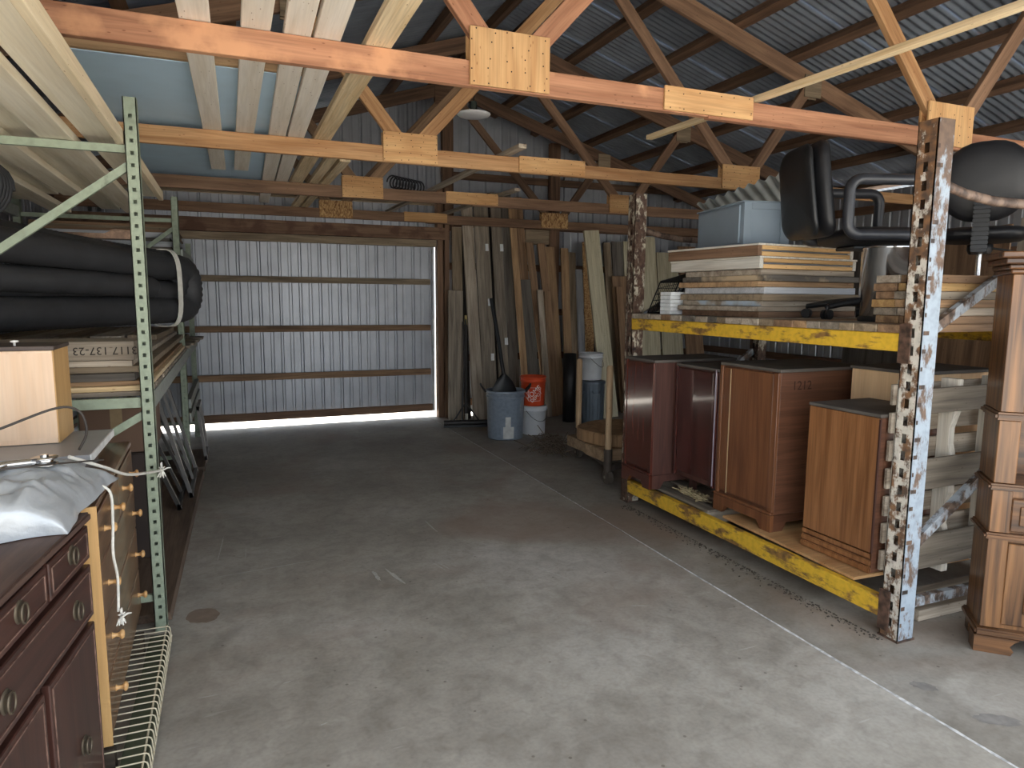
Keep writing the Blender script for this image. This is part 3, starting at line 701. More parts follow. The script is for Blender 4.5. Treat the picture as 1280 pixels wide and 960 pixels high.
# tarp bag
def tarp():
    b = MB(); nu, nv = 60, 54; rows = []
    for j in range(nv+1):
        v = j/nv; row = []
        for i in range(nu+1):
            u = i/nu
            x0 = -1.0 + 0.57*v
            ya = 1.93 + 0.13*v + 0.02*math.sin(v*9); yb_ = 2.60 + 0.05*v
            y = ya + (yb_-ya)*u; x = x0 + 0.05*max(0, u-0.3)*v + 0.035*v*max(0, u-0.85)*6*0.5
            e = min(1, u*7)*min(1, (1-u)*9); f = min(1, (1-v)*6.0)
            hgt = 0.112*math.sqrt(max(0, e))*math.sqrt(max(0, f))
            z = 0.924 + hgt*(0.86+0.14*math.cos(3*(u-0.35)))
            wr = abs(noise.noise(V((x*7+y*4, y*9-x*3, 1.7)))); w2 = abs(noise.noise(V((x*19, y*15, 4.2)))); w3 = noise.noise(V((x*46, y*40, 9.2)))
            z += (-wr*0.055 - w2*0.022 + w3*0.003 + 0.012)*min(1, hgt*11)
            if u < 0.14: y -= 0.03*math.sin(u/0.14*math.pi)      # bulge of the near side
            x += noise.noise(V((y*9, 3.1, z*9)))*0.014*v; y += noise.noise(V((x*9, 7.1, z*5)))*0.016
            row.append(V((x, y, max(z, 0.9235))))
        rows.append(row)
    vs = [p for r in rows for p in r] + [V((p.x, p.y, max(p.z-0.004, 0.9205))) for r in rows for p in r]
    w = nu+1; n0 = w*(nv+1); fs = []
    for j in range(nv):
        for i in range(nu): fs.append((j*w+i, j*w+i+1, (j+1)*w+i+1, (j+1)*w+i))
    b.add(vs, fs + [tuple(k+n0 for k in f[::-1]) for f in fs], True); return b
tp = tarp().build('tarp_bag', plain('silver_tarp', (180, 185, 190), 0.36, 0.25, scale=16, var=0.04, bmp=0.55))
tag(tp, 'crumpled silver tarp bag heaped on the dark dresser', 'tarp')
# knobbed dresser
wal = wood((132, 98, 70), (100, 70, 48), axis='y', rough=0.34, coat=0.3, knots=False, lo=1, hi=1)
tanw = wood((206, 166, 110), (190, 146, 92), axis='z', rough=0.5, knots=False, lo=1, hi=1, grain=0.35)
D2 = thing('dresser', 'brown dresser with turned wooden knobs beside the green post', 'dresser', (-0.405, 2.345, 0.114), 1.5)
LN = 1.02
MB().box(-0.44, -0.022, 0.004, LN, 0.03, 0.778).build('carcass', wal, D2, bev=0.002)
MB().box(-0.46, -0.002, 0, LN+0.004, 0.779, 0.797).build('top', wal, D2, bev=0.003)
MB().box(-0.46, -0.0, -0.003, 0.0035, 0.012, 0.797).build('side_panel', tanw, D2, bev=0.001)
MB().box(-0.45, -0.03, 0.01, LN-0.01, 0.0, 0.029).build('plinth', wal, D2)
knobm = wood((222, 178, 122), (190, 140, 84), axis='x', rough=0.4, knots=False, lo=1, hi=1)
def knob(par, y, z):
    b = MB(); M = Matrix.Translation((0.0, y, z)) @ Matrix.Rotation(R(90), 4, 'Y')
    b.lathe([(0.012, -0.002), (0.008, 0.004), (0.0065, 0.013), (0.009, 0.02), (0.0155, 0.024), (0.0165, 0.028), (0.012, 0.034), (0, 0.036)], 16, M); b.build('knob', knobm, par)
rows = [(0.605, 0.765, None), (0.415, 0.597, 0.50), (0.225, 0.407, 0.315), (0.035, 0.217, 0.13)]
for (z0, z1, kz) in rows:
    for (a, c) in (((0.008, LN/2-0.003), (LN/2+0.003, LN-0.008)) if kz is None else ((0.008, LN-0.008),)):
        d = MB().box(-0.021, -0.001, a, c, z0, z1).build('drawer', wal, D2, bev=0.003)
        for y in ((a+0.13, c-0.13) if kz is None else (0.14, LN-0.10)): knob(d, y, kz or 0.685)
# wire shelf lying under it
WS = thing('wire_shelf', 'cream wire closet shelf lying on the floor under the dressers', 'wire shelf', (0, 0, 0))
cw = plain('cream_wire', (206, 196, 170), 0.45, var=0.06)
wm_ = MB().tube([(-0.86, 0, 0.102), (-0.31, 0, 0.102), (-0.303, 0, 0.097), (-0.30, 0, 0.088), (-0.297, 0, 0.045)], 0.0026, 6).mesh('wire', cw)
wm_s = MB().tube([(-0.388, 0, 0.102), (-0.31, 0, 0.102), (-0.303, 0, 0.097), (-0.30, 0, 0.088), (-0.297, 0, 0.045)], 0.0026, 6).mesh('wire', cw)
for k in range(40):
    y = 1.52 + k*0.0435; o = link('wire', wm_ if y > 2.32 else wm_s, WS, Matrix.Translation((-0.008*(y-2.2), y, 0)))
for (x, z, r) in ((-0.85, 0.097, 0.004), (-0.58, 0.097, 0.004), (-0.315, 0.097, 0.0035), (-0.298, 0.046, 0.004)):
    MB().tube([(x+(0.006 if x > -0.4 else 0.0), 1.49 if x > -0.4 else 2.32, z), (x-0.008, 3.24, z)], r, 6).build('rail', cw, WS)
for y in (2.4, 3.2):
    MB().box(-0.86, -0.41, y-0.02, y+0.02, 0.0, 0.092).build('support_block', wood((96, 84, 70), (70, 60, 50), axis='x'), WS)
o = MB().box(-0.395, -0.315, 1.45, 3.28, 0.0, 0.04).build('steel_beam', plain('olive_steel', (78, 84, 66), 0.55)); tag(o, 'olive steel beam lying on the floor beneath the wire shelf', 'beam')
# grey panel, light box on top
gp = MB().box(-1.15, -0.475, 2.70, 3.2, 0.973, 1.0)
o = gp.build('laminate_panel', plain('grey_laminate', (150, 152, 156), 0.35, scale=3, var=0.12), bev=0.002); o.rotation_euler = (0, 0, R(0)); tag(o, 'grey laminate panel with white edge lying on the knobbed dresser', 'panel')
MB().box(-0.4745, -0.470, 2.70, 3.2, 0.973, 1.0).build('edge_band', plain('white_edge', (226, 228, 228), 0.5), o)
for x in (-0.8, -0.55):
    q = board('batten', (x, 2.74, 0.942), (x, 3.18, 0.942), 0.04, 0.060, wx(WHT), None, (1, 0, 0)); tag(q, 'white batten under the grey panel, %s' % ('nearer the wall' if x < -0.6 else 'nearer the aisle'), 'batten', 'battens under the grey panel')
BXo = thing('small_cabinet', 'light wooden box cabinet with dark top at left edge', 'cabinet', (-0.895, 3.075, 1.002))
birch = wood((234, 204, 176), (226, 192, 160), axis='z', rough=0.5, knots=False, lo=1, hi=1, grain=0.2)
MB().box(-0.28, 0.279, -0.122, 0.122, 0.0, 0.345).build('body', birch, BXo, bev=0.002)
MB().box(-0.28, 0.2795, -0.1235, -0.1221, 0.02, 0.335).build('front_panel', birch, BXo)
MB().box(0.2795, 0.284, -0.122, 0.122, 0.0, 0.345).build('side_panel', tanw, BXo)
MB().box(-0.29, 0.288, -0.130, 0.130, 0.346, 0.362).build('top', wood((86, 72, 66), (60, 50, 46), axis='x', rough=0.5, knots=False, lo=1, hi=1), BXo, bev=0.002)
MB().lathe([(0.004, 0), (0.004, 0.012), (0.014, 0.014), (0.012, 0.02), (0, 0.022)], 14, Matrix.Translation((0.16, -0.09, 0.362))).build('knob', plain('white_knob', (226, 224, 220), 0.4), BXo)
# pulley on the tarp, cords
PU = thing('pulley', 'small chrome pulley block lying on the silver tarp', 'pulley', (-0.54, 2.40, 1.040), 20)
chrome = plain('chrome', (214, 214, 214), 0.2, 1.0, var=0.05)
for z in (0.0, 0.02): MB().lathe([(0, z), (0.036, z), (0.036, z+0.004), (0, z+0.004)], 20).build('side_plate', chrome, PU)
MB().lathe([(0, 0.005), (0.03, 0.005), (0.024, 0.012), (0.03, 0.019), (0, 0.019)], 20).build('wheel', chrome, PU)
MB().cyl((0, 0, -0.002), (0, 0, 0.032), 0.011, n=8).build('bolt', chrome, PU)
MB().tube([(-0.02, 0, 0.012), (-0.06, 0.006, 0.012), (-0.09, 0.0, 0.014), (-0.13, -0.008, 0.012)], 0.012, 8).build('shackle', chrome, PU)
MB().tube([(-0.12+0.025*math.cos(a*math.pi/6), 0.025*math.sin(a*math.pi/6)-0.008, 0.012) for a in range(12)], 0.006, 6, closed=True).build('eye', chrome, PU)
def cord(name, label, pts, r, mat, tassel=None, n=7):
    P_ = [V(p) for p in pts]; out = []
    for i in range(len(P_)-1):
        p0 = P_[max(0, i-1)]; p1 = P_[i]; p2 = P_[i+1]; p3 = P_[min(len(P_)-1, i+2)]
        for k in range(6):
            t = k/6; out.append(0.5*((2*p1)+(p2-p0)*t+(2*p0-5*p1+4*p2-p3)*t*t+(3*p1-p0-3*p2+p3)*t**3))
    out.append(P_[-1])
    t_ = thing(name, label, 'cord', out[0]); L = out[0]
    MB().tube([p-L for p in out], r, n).build('strand', mat, t_)
    if tassel:
        c, rr = V(tassel[0])-L, tassel[1]; b = MB()
        rs = random.Random(3)
        for k in range(26):
            d = V((rs.gauss(0, 1)*0.35, rs.gauss(0, 1), rs.gauss(0, 1))).normalized()*rr*rs.uniform(0.5, 1.1)
            b.tube([c, c+d*0.6+V((0, 0, 0.004)), c+d], [0.004, 0.0035, 0.002], 5)
        b.build('frayed_end', mat, t_)
    return t_
white_r = plain('white_rope', (222, 220, 212), 0.85, var=0.08, scale=60)
cord('rope', 'white rope from the tarp tied to the green post', [(-0.50, 2.52, 1.035), (-0.425, 2.66, 0.96), (-0.385, 2.85, 0.885), (-0.35, 3.15, 0.815), (-0.322, 3.36, 0.772)], 0.006, white_r, ((-0.318, 3.365, 0.77), 0.04))
cord('rope', 'thin white cord hanging down the knobbed dresser front to a frayed knot', [(-0.43, 2.50, 0.945), (-0.392, 2.51, 0.91), (-0.381, 2.455, 0.83), (-0.378, 2.40, 0.74), (-0.378, 2.45, 0.645), (-0.378, 2.44, 0.58), (-0.378, 2.42, 0.535)], 0.0045, white_r, ((-0.368, 2.41, 0.52), 0.03))
cord('cable', 'dark cable arching over the grey panel in front of the light box', [(-1.0, 2.69, 1.004), (-0.74, 2.74, 1.10), (-0.58, 2.80, 1.155), (-0.52, 2.84, 1.13), (-0.50, 2.82, 1.06), (-0.52, 2.78, 1.005)], 0.0045, plain('dark_cable', (66, 60, 56), 0.5))
cord('cable', 'dark wire lying across the silver tarp past the pulley', [(-0.98, 2.29, 1.047), (-0.75, 2.29, 1.053), (-0.55, 2.335, 1.053), (-0.42, 2.60, 1.0)], 0.003, plain('dark_cable', (66, 60, 56), 0.5))

# ================================================================== RIGHT RACK
RR = thing('pallet_rack', 'rusty pallet rack with yellow beams on the right', 'rack', (0, 0, 0))
postm = rusty('post_worn_paint', (214, 208, 196), (136, 100, 70), 0.50, scale=22, rust2=(84, 68, 58), zbrown=(1.5, 2.3, 0.12), stretch=(1, 1, 0.7))
postb = rusty('post_blue_paint', (148, 160, 172), (104, 84, 70), 0.43, scale=13, rust2=(84, 68, 58), zbrown=(1.55, 2.25, 0.16))
postf = rusty('post_far_rust', (196, 188, 168), (98, 76, 62), 0.55, scale=26, rust2=(66, 44, 36))
brm = rusty('brace_blue_rust', (160, 168, 176), (112, 94, 82), 0.50, scale=12)
yel = rusty('beam_yellow', (228, 184, 56), (156, 116, 62), 0.45, scale=9, rust2=(112, 84, 52), stretch=(1, 0.5, 1.6))
RBX = 4.02
for (y0, m) in ((2.055, postm), (4.36, postf)):
    po = slotted_post('post', RR, 2.742, 2.838, y0, y0+0.092, 2.30, '-x', m, 0.024, 0.042, 0.078, first=0.06)
    b = MB().box(2.746, 2.838, y0-0.002, y0-0.0002, 0.0, 2.30).build('side_plate', postb if y0 < 3 else m, po)
    b = MB()
    for k in range(28):
        z_ = 0.085+k*0.078; b.prism([(y0-0.0035, z_-0.012), (y0-0.0035, z_+0.006), (y0-0.0021, z_+0.006), (y0-0.0021, z_-0.012)], 2.748, 2.758+0.012*((k*7) % 3))
    q = b.build('punch_marks', rusty('punch_rust', (100, 78, 62), (70, 54, 46), 0.5), po); q['kind'] = 'stuff'
    slotted_post('post', RR, RBX-0.09, RBX, y0, y0+0.092, 2.30, '-x', m, 0.024, 0.042, 0.078, first=0.06)
    MB().box(2.735, 2.845, y0-0.008, y0+0.098, 0, 0.008).build('foot_plate', rusty('foot_rust', (110, 84, 66), (80, 60, 50), 0.5), RR)
    yb_ = y0+0.055
    for (za, zb_, xa, xb) in ((0.41, 1.13, 2.84, 3.93), (1.40, 2.0, 2.84, 3.93), (0.15, 0.15, 2.84, 3.93), (2.06, 2.0, 2.84, 3.93)):
        if za > 2.01:
            MB().tube([(xa, yb_, 2.055), (xa+0.18, yb_, 2.015), (xa+0.36, yb_, 1.995), (xb, yb_, 1.99)], 0.015, 8, squash=1.5).build('brace', rusty('strap_rust', (128, 108, 94), (104, 84, 72), 0.5), RR)
        else:
            MB().bar((xa, yb_, za), (xb, yb_, zb_), 0.045, 0.03).build('brace', brm, RR)
for x in (2.735, RBX-0.05):
    for (z0, z1) in ((0.085, 0.18), (1.322, 1.402)):
        b_ = MB().box(x, x+0.045, 2.15, 4.357, z0, z1).build('beam', yel, RR, bev=0.004)
        for ye in (2.105, 4.36): MB().box(x-0.004, x+0.004, ye-0.0 if ye > 4 else ye-0.005, ye+0.05, z0-0.05, z1+0.045).build('end_bracket', rusty('bracket', (150, 116, 62), (104, 78, 64), 0.7), b_)
rs = random.Random(11); y = 2.155
DK = [OLD, GREY, DGREY, BROWN, GB, TANB]
while y < 4.33:
    w = rs.choice((0.088, 0.12, 0.138)); w = min(w, 4.35-y)
    if w < 0.03: break
    board('deck_board', (2.727+rs.uniform(0, .012), y+w/2, 1.4215), (RBX+0.2, y+w/2, 1.4215), w-0.003, 0.036, wx(rs.choice(DK), lo=0.7, hi=1.2), RR, side=(0, 1, 0)); y += w
DZ = 1.4405
# --- lower level: pallets and plywood
def pallet(label, x0, x1, y0, y1, z0):
    t = thing('pallet', label, 'pallet', (x0, y0, z0), group='pallets on the lower rack beams'); W, L = x1-x0, y1-y0
    for k in range(3): yy = 0.02+(L-0.04)*k/2; board('stringer', (0, yy, 0.045), (W, yy, 0.045), 0.08, 0.038, wx(OLD), t)
    for k in range(6): xx = 0.05+(W-0.1)*k/5; board('top_slat', (xx, -0.01, 0.095), (xx, L+0.01, 0.095), 0.09, 0.016, wx(GREY), t, side=(1, 0, 0))
    for k in range(3): xx = 0.05+(W-0.1)*k/2; board('bottom_slat', (xx, -0.01, -0.005), (xx, L+0.01, -0.005), 0.09, 0.014, wx(GREY), t, side=(1, 0, 0))
    return t
pallet('grey wooden pallet under the two dark cabinets', 2.80, 3.95, 3.50, 4.33, 0.085)
o = board('plywood_sheet', (2.79, 2.84, 0.191), (3.9, 2.80, 0.191), 1.02, 0.016, wx(PLYG, lo=0.7, hi=0.72), None, (0, 1, 0)); tag(o, 'tan plywood sheet under the brown cabinets on the lower beams', 'plywood')
st = MB(); rs = random.Random(5)
for k in range(160):
    x, y = rs.uniform(2.86, 2.93), rs.uniform(3.63, 3.9); a = rs.uniform(0, 6.28); l = rs.uniform(0.02, 0.05); z = 0.196+rs.uniform(0, 0.03)
    st.bar((x, y, z), (x+l*math.cos(a), y+l*math.sin(a), z+rs.uniform(-.005, .02)), 0.006, 0.003)
o = st.build('straw', plain('straw', (176, 160, 124), 0.9)); tag(o, 'loose straw scattered under the second dark cabinet', 'straw', kind='stuff')
# --- cabinets in the row
def cabinet(label, x0, x1, y0, y1, z0, z1, m, mt, plinth=0.1, stamp=None, frame_strip=True, feet=True, loc_r=0, topm=None, back=None):
    t = thing('cabinet', label, 'cabinet', (x0, y0, z0), loc_r, 'cabinets stored on the lower rack level'); W, L, Hh = x1-x0, y1-y0, z1-z0
    MB().box(0.012, W, 0, L, plinth, Hh-0.02).build('carcass', mt, t, bev=0.002)
    MB().box(0.002, W+0.004, -0.006, L+0.006, Hh-0.0195, Hh).build('top', topm, t, bev=0.003)
    MB().box(0.0, 0.0115, 0.045, L-0.03, plinth+0.035, Hh-0.03).build('panel', m, t, bev=0.002)
    MB().box(-0.006, 0.0115, 0.0, 0.04, plinth, Hh-0.021).build('stile', m, t, bev=0.002)
    MB().box(-0.004, 0.0115, L-0.026, L, plinth, Hh-0.021).build('stile', m, t, bev=0.002)
    if feet:
        b = MB(); arch = [(0, 0), (0.08, 0), (0.11, plinth*0.45), (L-0.11, plinth*0.45), (L-0.08, 0), (L, 0), (L, plinth), (0, plinth)]
        b.prism(arch, -0.014, 0.012); b.build('plinth', m, t)
        MB().box(-0.016, 0.0118, -0.004, L+0.004, plinth+0.001, plinth+0.02).build('moulding', m, t, bev=0.004)
        b = MB(); ar2 = [(0.013, 0), (0.08, 0), (0.11, plinth*0.5), (W-0.1, plinth*0.5), (W-0.07, 0), (W, 0), (W, plinth-0.001), (0.013, plinth-0.001)]
        vs = [V((a, 0.0, c)) for a, c in ar2] + [V((a, 0.02, c)) for a, c in ar2]; n = len(ar2)
        b.add(vs, [tuple(range(n)), tuple(range(n, 2*n))[::-1]] + [(i, (i+1) % n, n+(i+1) % n, n+i) for i in range(n)]); b.build('plinth', mt, t)
        MB().box(0.05, W-0.02, L-0.04, L, 0, plinth-0.001).build('foot', mt, t)
    else:
        for (a, c) in ((0.12, 0.03), (0.12, L-0.07), (W-0.06, 0.03), (W-0.06, L-0.07)): MB().box(a, a+0.04, c, c+0.04, 0, plinth).build('leg', mt, t)
    return t
ma = wood((100, 50, 38), (70, 31, 25), axis='z', rough=0.16, coat=0.9, knots=False, lo=1, hi=1)
mb_ = wood((80, 38, 33), (54, 24, 22), axis='z', rough=0.18, coat=0.8, knots=False, lo=1, hi=1)
mside = wood((92, 60, 52), (68, 42, 37), axis='z', rough=0.5, knots=False, lo=1, hi=1)
mc = wood((132, 86, 56), (104, 63, 40), axis='z', rough=0.38, coat=0.2, knots=False, lo=1, hi=1)
mcs = wood((112, 74, 54), (88, 56, 40), axis='x', rough=0.5, knots=False, lo=1, hi=1)
mdd = wood((162, 112, 72), (126, 82, 48), axis='z', rough=0.36, coat=0.2, knots=False, lo=1, hi=1, fine=1.4)
dust = plain('dusty_top', (104, 98, 92), 0.8, scale=6, var=0.15)
cabinet('dark glossy mahogany cabinet farthest along the lower shelf', 2.695, 3.40, 3.985, 4.352, 0.205, 1.125, ma, mside, topm=dust)
cabinet('dark reddish cabinet standing second from the far end, on bare legs', 2.86, 3.6, 3.515, 3.955, 0.19, 1.105, mb_, mside, plinth=0.13, feet=False, topm=dust)
cC = cabinet('brown cabinet stamped 1212 on its near side', 2.86, 3.57, 2.985, 3.49, 0.20, 1.155, mc, mcs, topm=dust)
MB().box(-0.010, -0.0065, 0.395, 0.402, 0.13, 0.92).build('inlay_line', plain('inlay', (196, 168, 128), 0.5), cC)
o = MB().box(2.838, 2.846, 3.507, 3.513, 0.34, 1.10).build('plastic_strip', plain('violet_white', (150, 140, 154), 0.4), bev=0.002); tag(o, 'pale plastic strip between the dark red and the stamped cabinet', 'strip')
vs, fs = text_verts('1212', 0.062, 0.0003); b = MB(); b.add([V((x*1.2+0.17, -0.0006-zz, y*1.2+0.855)) for x, y, zz in vs], fs); b.build('stamp', plain('ink_brown', (64, 36, 26), 0.8), cC)
cD = thing('cabinet', 'small honey brown cabinet nearest, beside the standing pallet', 'cabinet', (2.88, 2.335, 0.20), 0, 'cabinets stored on the lower rack level')
MB().box(0.006, 0.44, 0.0, 0.44, 0.0, 0.782).build('carcass', mcs, cD, bev=0.002)
MB().box(0.0, 0.0055, 0.004, 0.438, 0.105, 0.78).build('panel', mdd, cD, bev=0.001)
MB().box(-0.003, 0.444, -0.004, 0.444, 0.783, 0.80).build('top', dust, cD, bev=0.003)
for k in range(3): MB().box(-0.003-0.004*k, 0.0055, -0.003-0.002*k, 0.442+0.002*k, 0.072-0.035*k, 0.104-0.035*k).build('base_moulding', mdd, cD, bev=0.006, seg=2)
MB().box(-0.004, 0.005, -0.005, 0.0035, 0.106, 0.775).build('corner_strip', mside, cD)
t = thing('wooden_box', 'plain tan wooden box behind the small honey cabinet', 'box', (3.34, 2.50, 0.20))
tb = wood((242, 208, 164), (228, 190, 146), grain=0.2, axis='z', rough=0.6, knots=False, lo=1, hi=1)
MB().box(0, 0.6, 0, 0.42, 0, 0.955).build('body', tb, t, bev=0.002); MB().box(-0.008, 0.608, -0.008, 0.428, 0.956, 0.972).build('lid', dust, t)
for z in (0.84, 0.88): MB().box(-0.014, 0, 0.01, 0.03, z, z+0.012).build('hinge', plain('hinge', (70, 50, 36), 0.5), t)
# --- standing pallet behind the near post
SP = thing('pallet', 'weathered grey pallet standing on edge behind the near post', 'pallet', (2.94, 2.20, 0.20), 0, 'pallets on the lower rack beams')
SW, SH = 1.0, 0.97
for k, (xx, w_) in enumerate(((0.0, 0.07), (0.30, 0.07), (0.60, 0.07), (0.92, 0.07))):
    b = MB(); pf = []
    for i in range(13):     # notched stringer
        z = SH*i/12; pf.append((z, 0.0 if not (3 <= i <= 4 or 8 <= i <= 9) else 0.045))
    b2 = MB(); rg = []
    for z, cut in pf: rg.append([V((xx, 0.022+cut*0.5, z)), V((xx+w_*0.6, 0.022+cut*0.5, z)), V((xx+w_*0.6, 0.105, z)), V((xx, 0.105, z))])
    b2.ring_tube(rg, False, True, False); b2.build('stringer', wood((232, 226, 214), (206, 196, 180), axis='z', knots=False), SP)
for k, (z, h) in enumerate(((0.875, 0.12), (0.52, 0.15), (0.13, 0.17))):
    board('front_slat', (-0.0, 0.011, z), (SW, 0.011, z+0.01), h, 0.018, wx(((132, 122, 108), (92, 83, 72)), lo=0.8, hi=1.0), SP)
for k in range(7):
    z = 0.07+k*0.138; board('back_slat', (-0.02, 0.117, z), (SW, 0.117, z+0.006), 0.100, 0.018, wx(OLD, lo=0.8, hi=1.1), SP)
for k in range(7):     # loose ends at the left stringer
    pass
for k, (y, x0, x1) in enumerate(((2.0, 3.05, 4.3), (2.27, 3.1, 4.4), (2.16, 3.0, 4.3))):
    o = board('plank', (3.16+0.02*k, 2.62-0.1*k, 0.035), (3.42+0.09*k, 1.98+0.05*k, 0.035), 0.085, 0.05 if k != 1 else 0.068, wx(OLD), None, (1, 0, 0)) if False else None
for k, (xa, ya, xb, yb2, z) in enumerate(((3.05, 2.02, 3.9, 1.86, 0.03), (3.02, 2.205, 3.9, 2.205, 0.03), (3.02, 2.32, 4.0, 2.32, 0.03))):
    if k == 0: continue
    o = board('plank', (xa, ya, z), (xb, yb2, z), 0.09, 0.055, wx(OLD, lo=0.8, hi=1.1), None, (0, 1, 0)); tag(o, 'grey floor plank under the near rack frame, %s' % ('front one' if k == 1 else 'rear one'), 'plank', 'planks on the floor under the rack')

# --- upper level
# stack of old panels
PS = [(0.036, wx(FIRB), 'dark brown', 0.0, 0.0), (0.03, wx(OLD), 'grey', -0.02, .03), (0.034, wx(OLD, stain=(176, 190, 204)), 'blue stained', 0.02, .0), (0.04, wx(GB), 'brown grey', 0.0, .05), (0.042, wx(WHT, knots=False), 'white edged', 0.03, .01),
      (0.034, wx(TANB), 'tan', -0.02, .0), (0.036, wx(DGREY, stain=(190, 170, 140)), 'flaking', 0.01, .04), (0.036, wx(OLD), 'grey', 0.015, -.03)]
z = DZ
PG = 'panels in the stack on the upper rack'
for k, (h, m, c, dx, dy) in enumerate(PS):
    o = MB().box(0.0+dx, 0.82, 0.0-dy*0.4, 0.70+dy*0.5, 0, h-0.001).build('old_panel', m, bev=0.003)
    o.location = (2.89, 3.21, z); o.rotation_euler = (0, 0, R(3+0.7*(k % 3))); z += h
    tag(o, '%s old wood panel in the rack stack, %s from the bottom' % (c, ORD[k]), 'panel', PG)
for k, lab in enumerate(('lower of the two white framed sash panels on the stack', 'upper white framed sash panel topping the stack')):
    t = thing('sash_panel', lab, 'panel', (2.865-0.015*k, 3.195, z), 4+0.8*k, PG)
    wm2 = wood((232, 228, 218), (206, 198, 184), axis='y', knots=False); wp = wx(((236, 194, 136), (206, 160, 104)))
    hh = 0.06
    MB().box(0.0, 0.03, 0.0, 0.80, 0, hh).build('rail', wm2 if k == 0 else wood(FIRB[0], FIRB[1], axis='y'), t, bev=0.003)
    MB().box(0.8, 0.83, 0.0, 0.80, 0, hh).build('rail', wm2, t, bev=0.003)
    MB().box(0.031, 0.799, 0.0, 0.03, 0, hh*0.42).build('stile', wp, t, bev=0.003); MB().box(0.031, 0.799, 0.0, 0.03, hh*0.62, hh).build('stile', wp, t, bev=0.003)
    MB().box(0.031, 0.799, 0.77, 0.80, 0, hh).build('stile', wm2, t, bev=0.003)
    MB().box(0.025, 0.8, 0.02, 0.775, hh*0.43, hh*0.61).build('panel', plain('grey_panel', (120, 126, 132), 0.6), t)
    MB().box(-0.004, 0.834, -0.004, 0.804, hh+0.0005, hh+0.012).build('cap_strip', wm2, t, bev=0.002)
    z += hh+0.0135
# blue-grey little cabinet
GC = thing('small_cabinet', 'blue grey wall cabinet on top of the panel stack', 'cabinet', (2.945, 3.45, z), -12)
bgm = plain('blue_grey_paint', (150, 166, 180), 0.5, scale=4, var=0.05)
MB().box(0, 0.31, 0, 0.62, 0, 0.265).build('body', bgm, GC, bev=0.002)
MB().box(-0.012, -0.0005, 0.03, 0.60, 0.02, 0.25).build('door', bgm, GC, bev=0.002)
for (a, c, e, f) in ((0, 0.05, 0, 0.265), (0.25, 0.31, 0, 0.265), (0.051, 0.249, 0.225, 0.265)): MB().box(a, c, -0.012, -0.0005, e, f).build('face_frame', bgm, GC, bev=0.001)
MB().box(-0.014, 0.32, -0.016, 0.63, 0.2655, 0.274).build('top', bgm, GC, bev=0.002)
# corrugated sheet behind it
Bp, Ap, Dp = V((3.50, 3.58, 2.42)), V((3.14, 4.12, 2.22)), V((4.25, 4.20, 2.27))
A_ = (Ap-Bp); o = corr(0.70, 0.70, 0.07, 0.012).build('roofing_sheet', metal_sheet('pale_roofing', (206, 210, 206), 0.5, 0.3)); o.matrix_basis = sheetM(Bp, Dp-Bp, A_) @ Matrix.Rotation(R(90), 4, 'Z') @ Matrix.Scale(-1, 4, (1, 0, 0)) if False else sheetM(Bp, A_, (Dp-Bp))
tag(o, 'loose pale corrugated roofing sheet tilted behind the blue grey cabinet', 'roofing sheet')
# white wrapped bundle
WB = thing('tile_stack', 'small stack of white blocks beside the black crate', 'block stack', (2.85, 4.01, DZ), 4)
wt = plain('white_block', (232, 236, 238), 0.6, var=0.06, scale=30)
for k in range(6): MB().box(-0.07+0.006*(k % 2), 0.08-0.004*(k % 3), -0.055, 0.055+0.008*(k % 2), 0.026*k, 0.026*k+0.0245).build('block', wt, WB, bev=0.003)
# wire crate, folded dark lid, tilted
CR = thing('wire_crate', 'black wire crate tilted at the far end of the upper rack', 'crate', (2.86, 4.10, DZ), 3)
bw = plain('black_wire', (34, 34, 36), 0.4, 0.4)
def crp(x, y, z): return V((x*0.36+0.10*z, y*0.215, 0.0+z*0.22+x*0.09*z))
for (a, c) in (((0, 0, 0), (1, 0, 0)), ((0, 1, 0), (1, 1, 0)), ((0, 0, 1), (1, 0, 1)), ((0, 1, 1), (1, 1, 1)), ((0, 0, 0), (0, 1, 0)), ((1, 0, 0), (1, 1, 0)), ((0, 0, 1), (0, 1, 1)), ((1, 0, 1), (1, 1, 1)), ((0, 0, 0), (0, 0, 1)), ((1, 0, 0), (1, 0, 1)), ((0, 1, 0), (0, 1, 1)), ((1, 1, 0), (1, 1, 1))):
    MB().tube([crp(*a)+V((0, 0, .006)), crp(*c)+V((0, 0, .006))], 0.005, 6).build('frame_rod', bw, CR)
b = MB()
for k in range(1, 10):
    q = k/10
    for y in (0, 1): b.tube([crp(q, y, 0)+V((0, 0, .006)), crp(q, y, 1)+V((0, 0, .006))], 0.002, 4)
    for x in (0, 1): b.tube([crp(x, q, 0)+V((0, 0, .006)), crp(x, q, 1)+V((0, 0, .006))], 0.002, 4)
for k in range(1, 5):
    q = k/5
    for y in (0, 1): b.tube([crp(0, y, q)+V((0, 0, .006)), crp(1, y, q)+V((0, 0, .006))], 0.002, 4)
    for x in (0, 1): b.tube([crp(x, 0, q)+V((0, 0, .006)), crp(x, 1, q)+V((0, 0, .006))], 0.002, 4)
o = b.build('mesh_wires', bw, CR); o['kind'] = 'stuff'
for k in range(9):
    q = (k+0.1)/9; MB().bar(crp(0, q+0.045, 1)+V((0, 0, .014)), crp(1, q+0.045, 1)+V((0, 0, .014)), 0.02, 0.006, (0, 1, 0)).build('lid_slat', plain('black_plastic', (30, 32, 35), 0.45), CR)
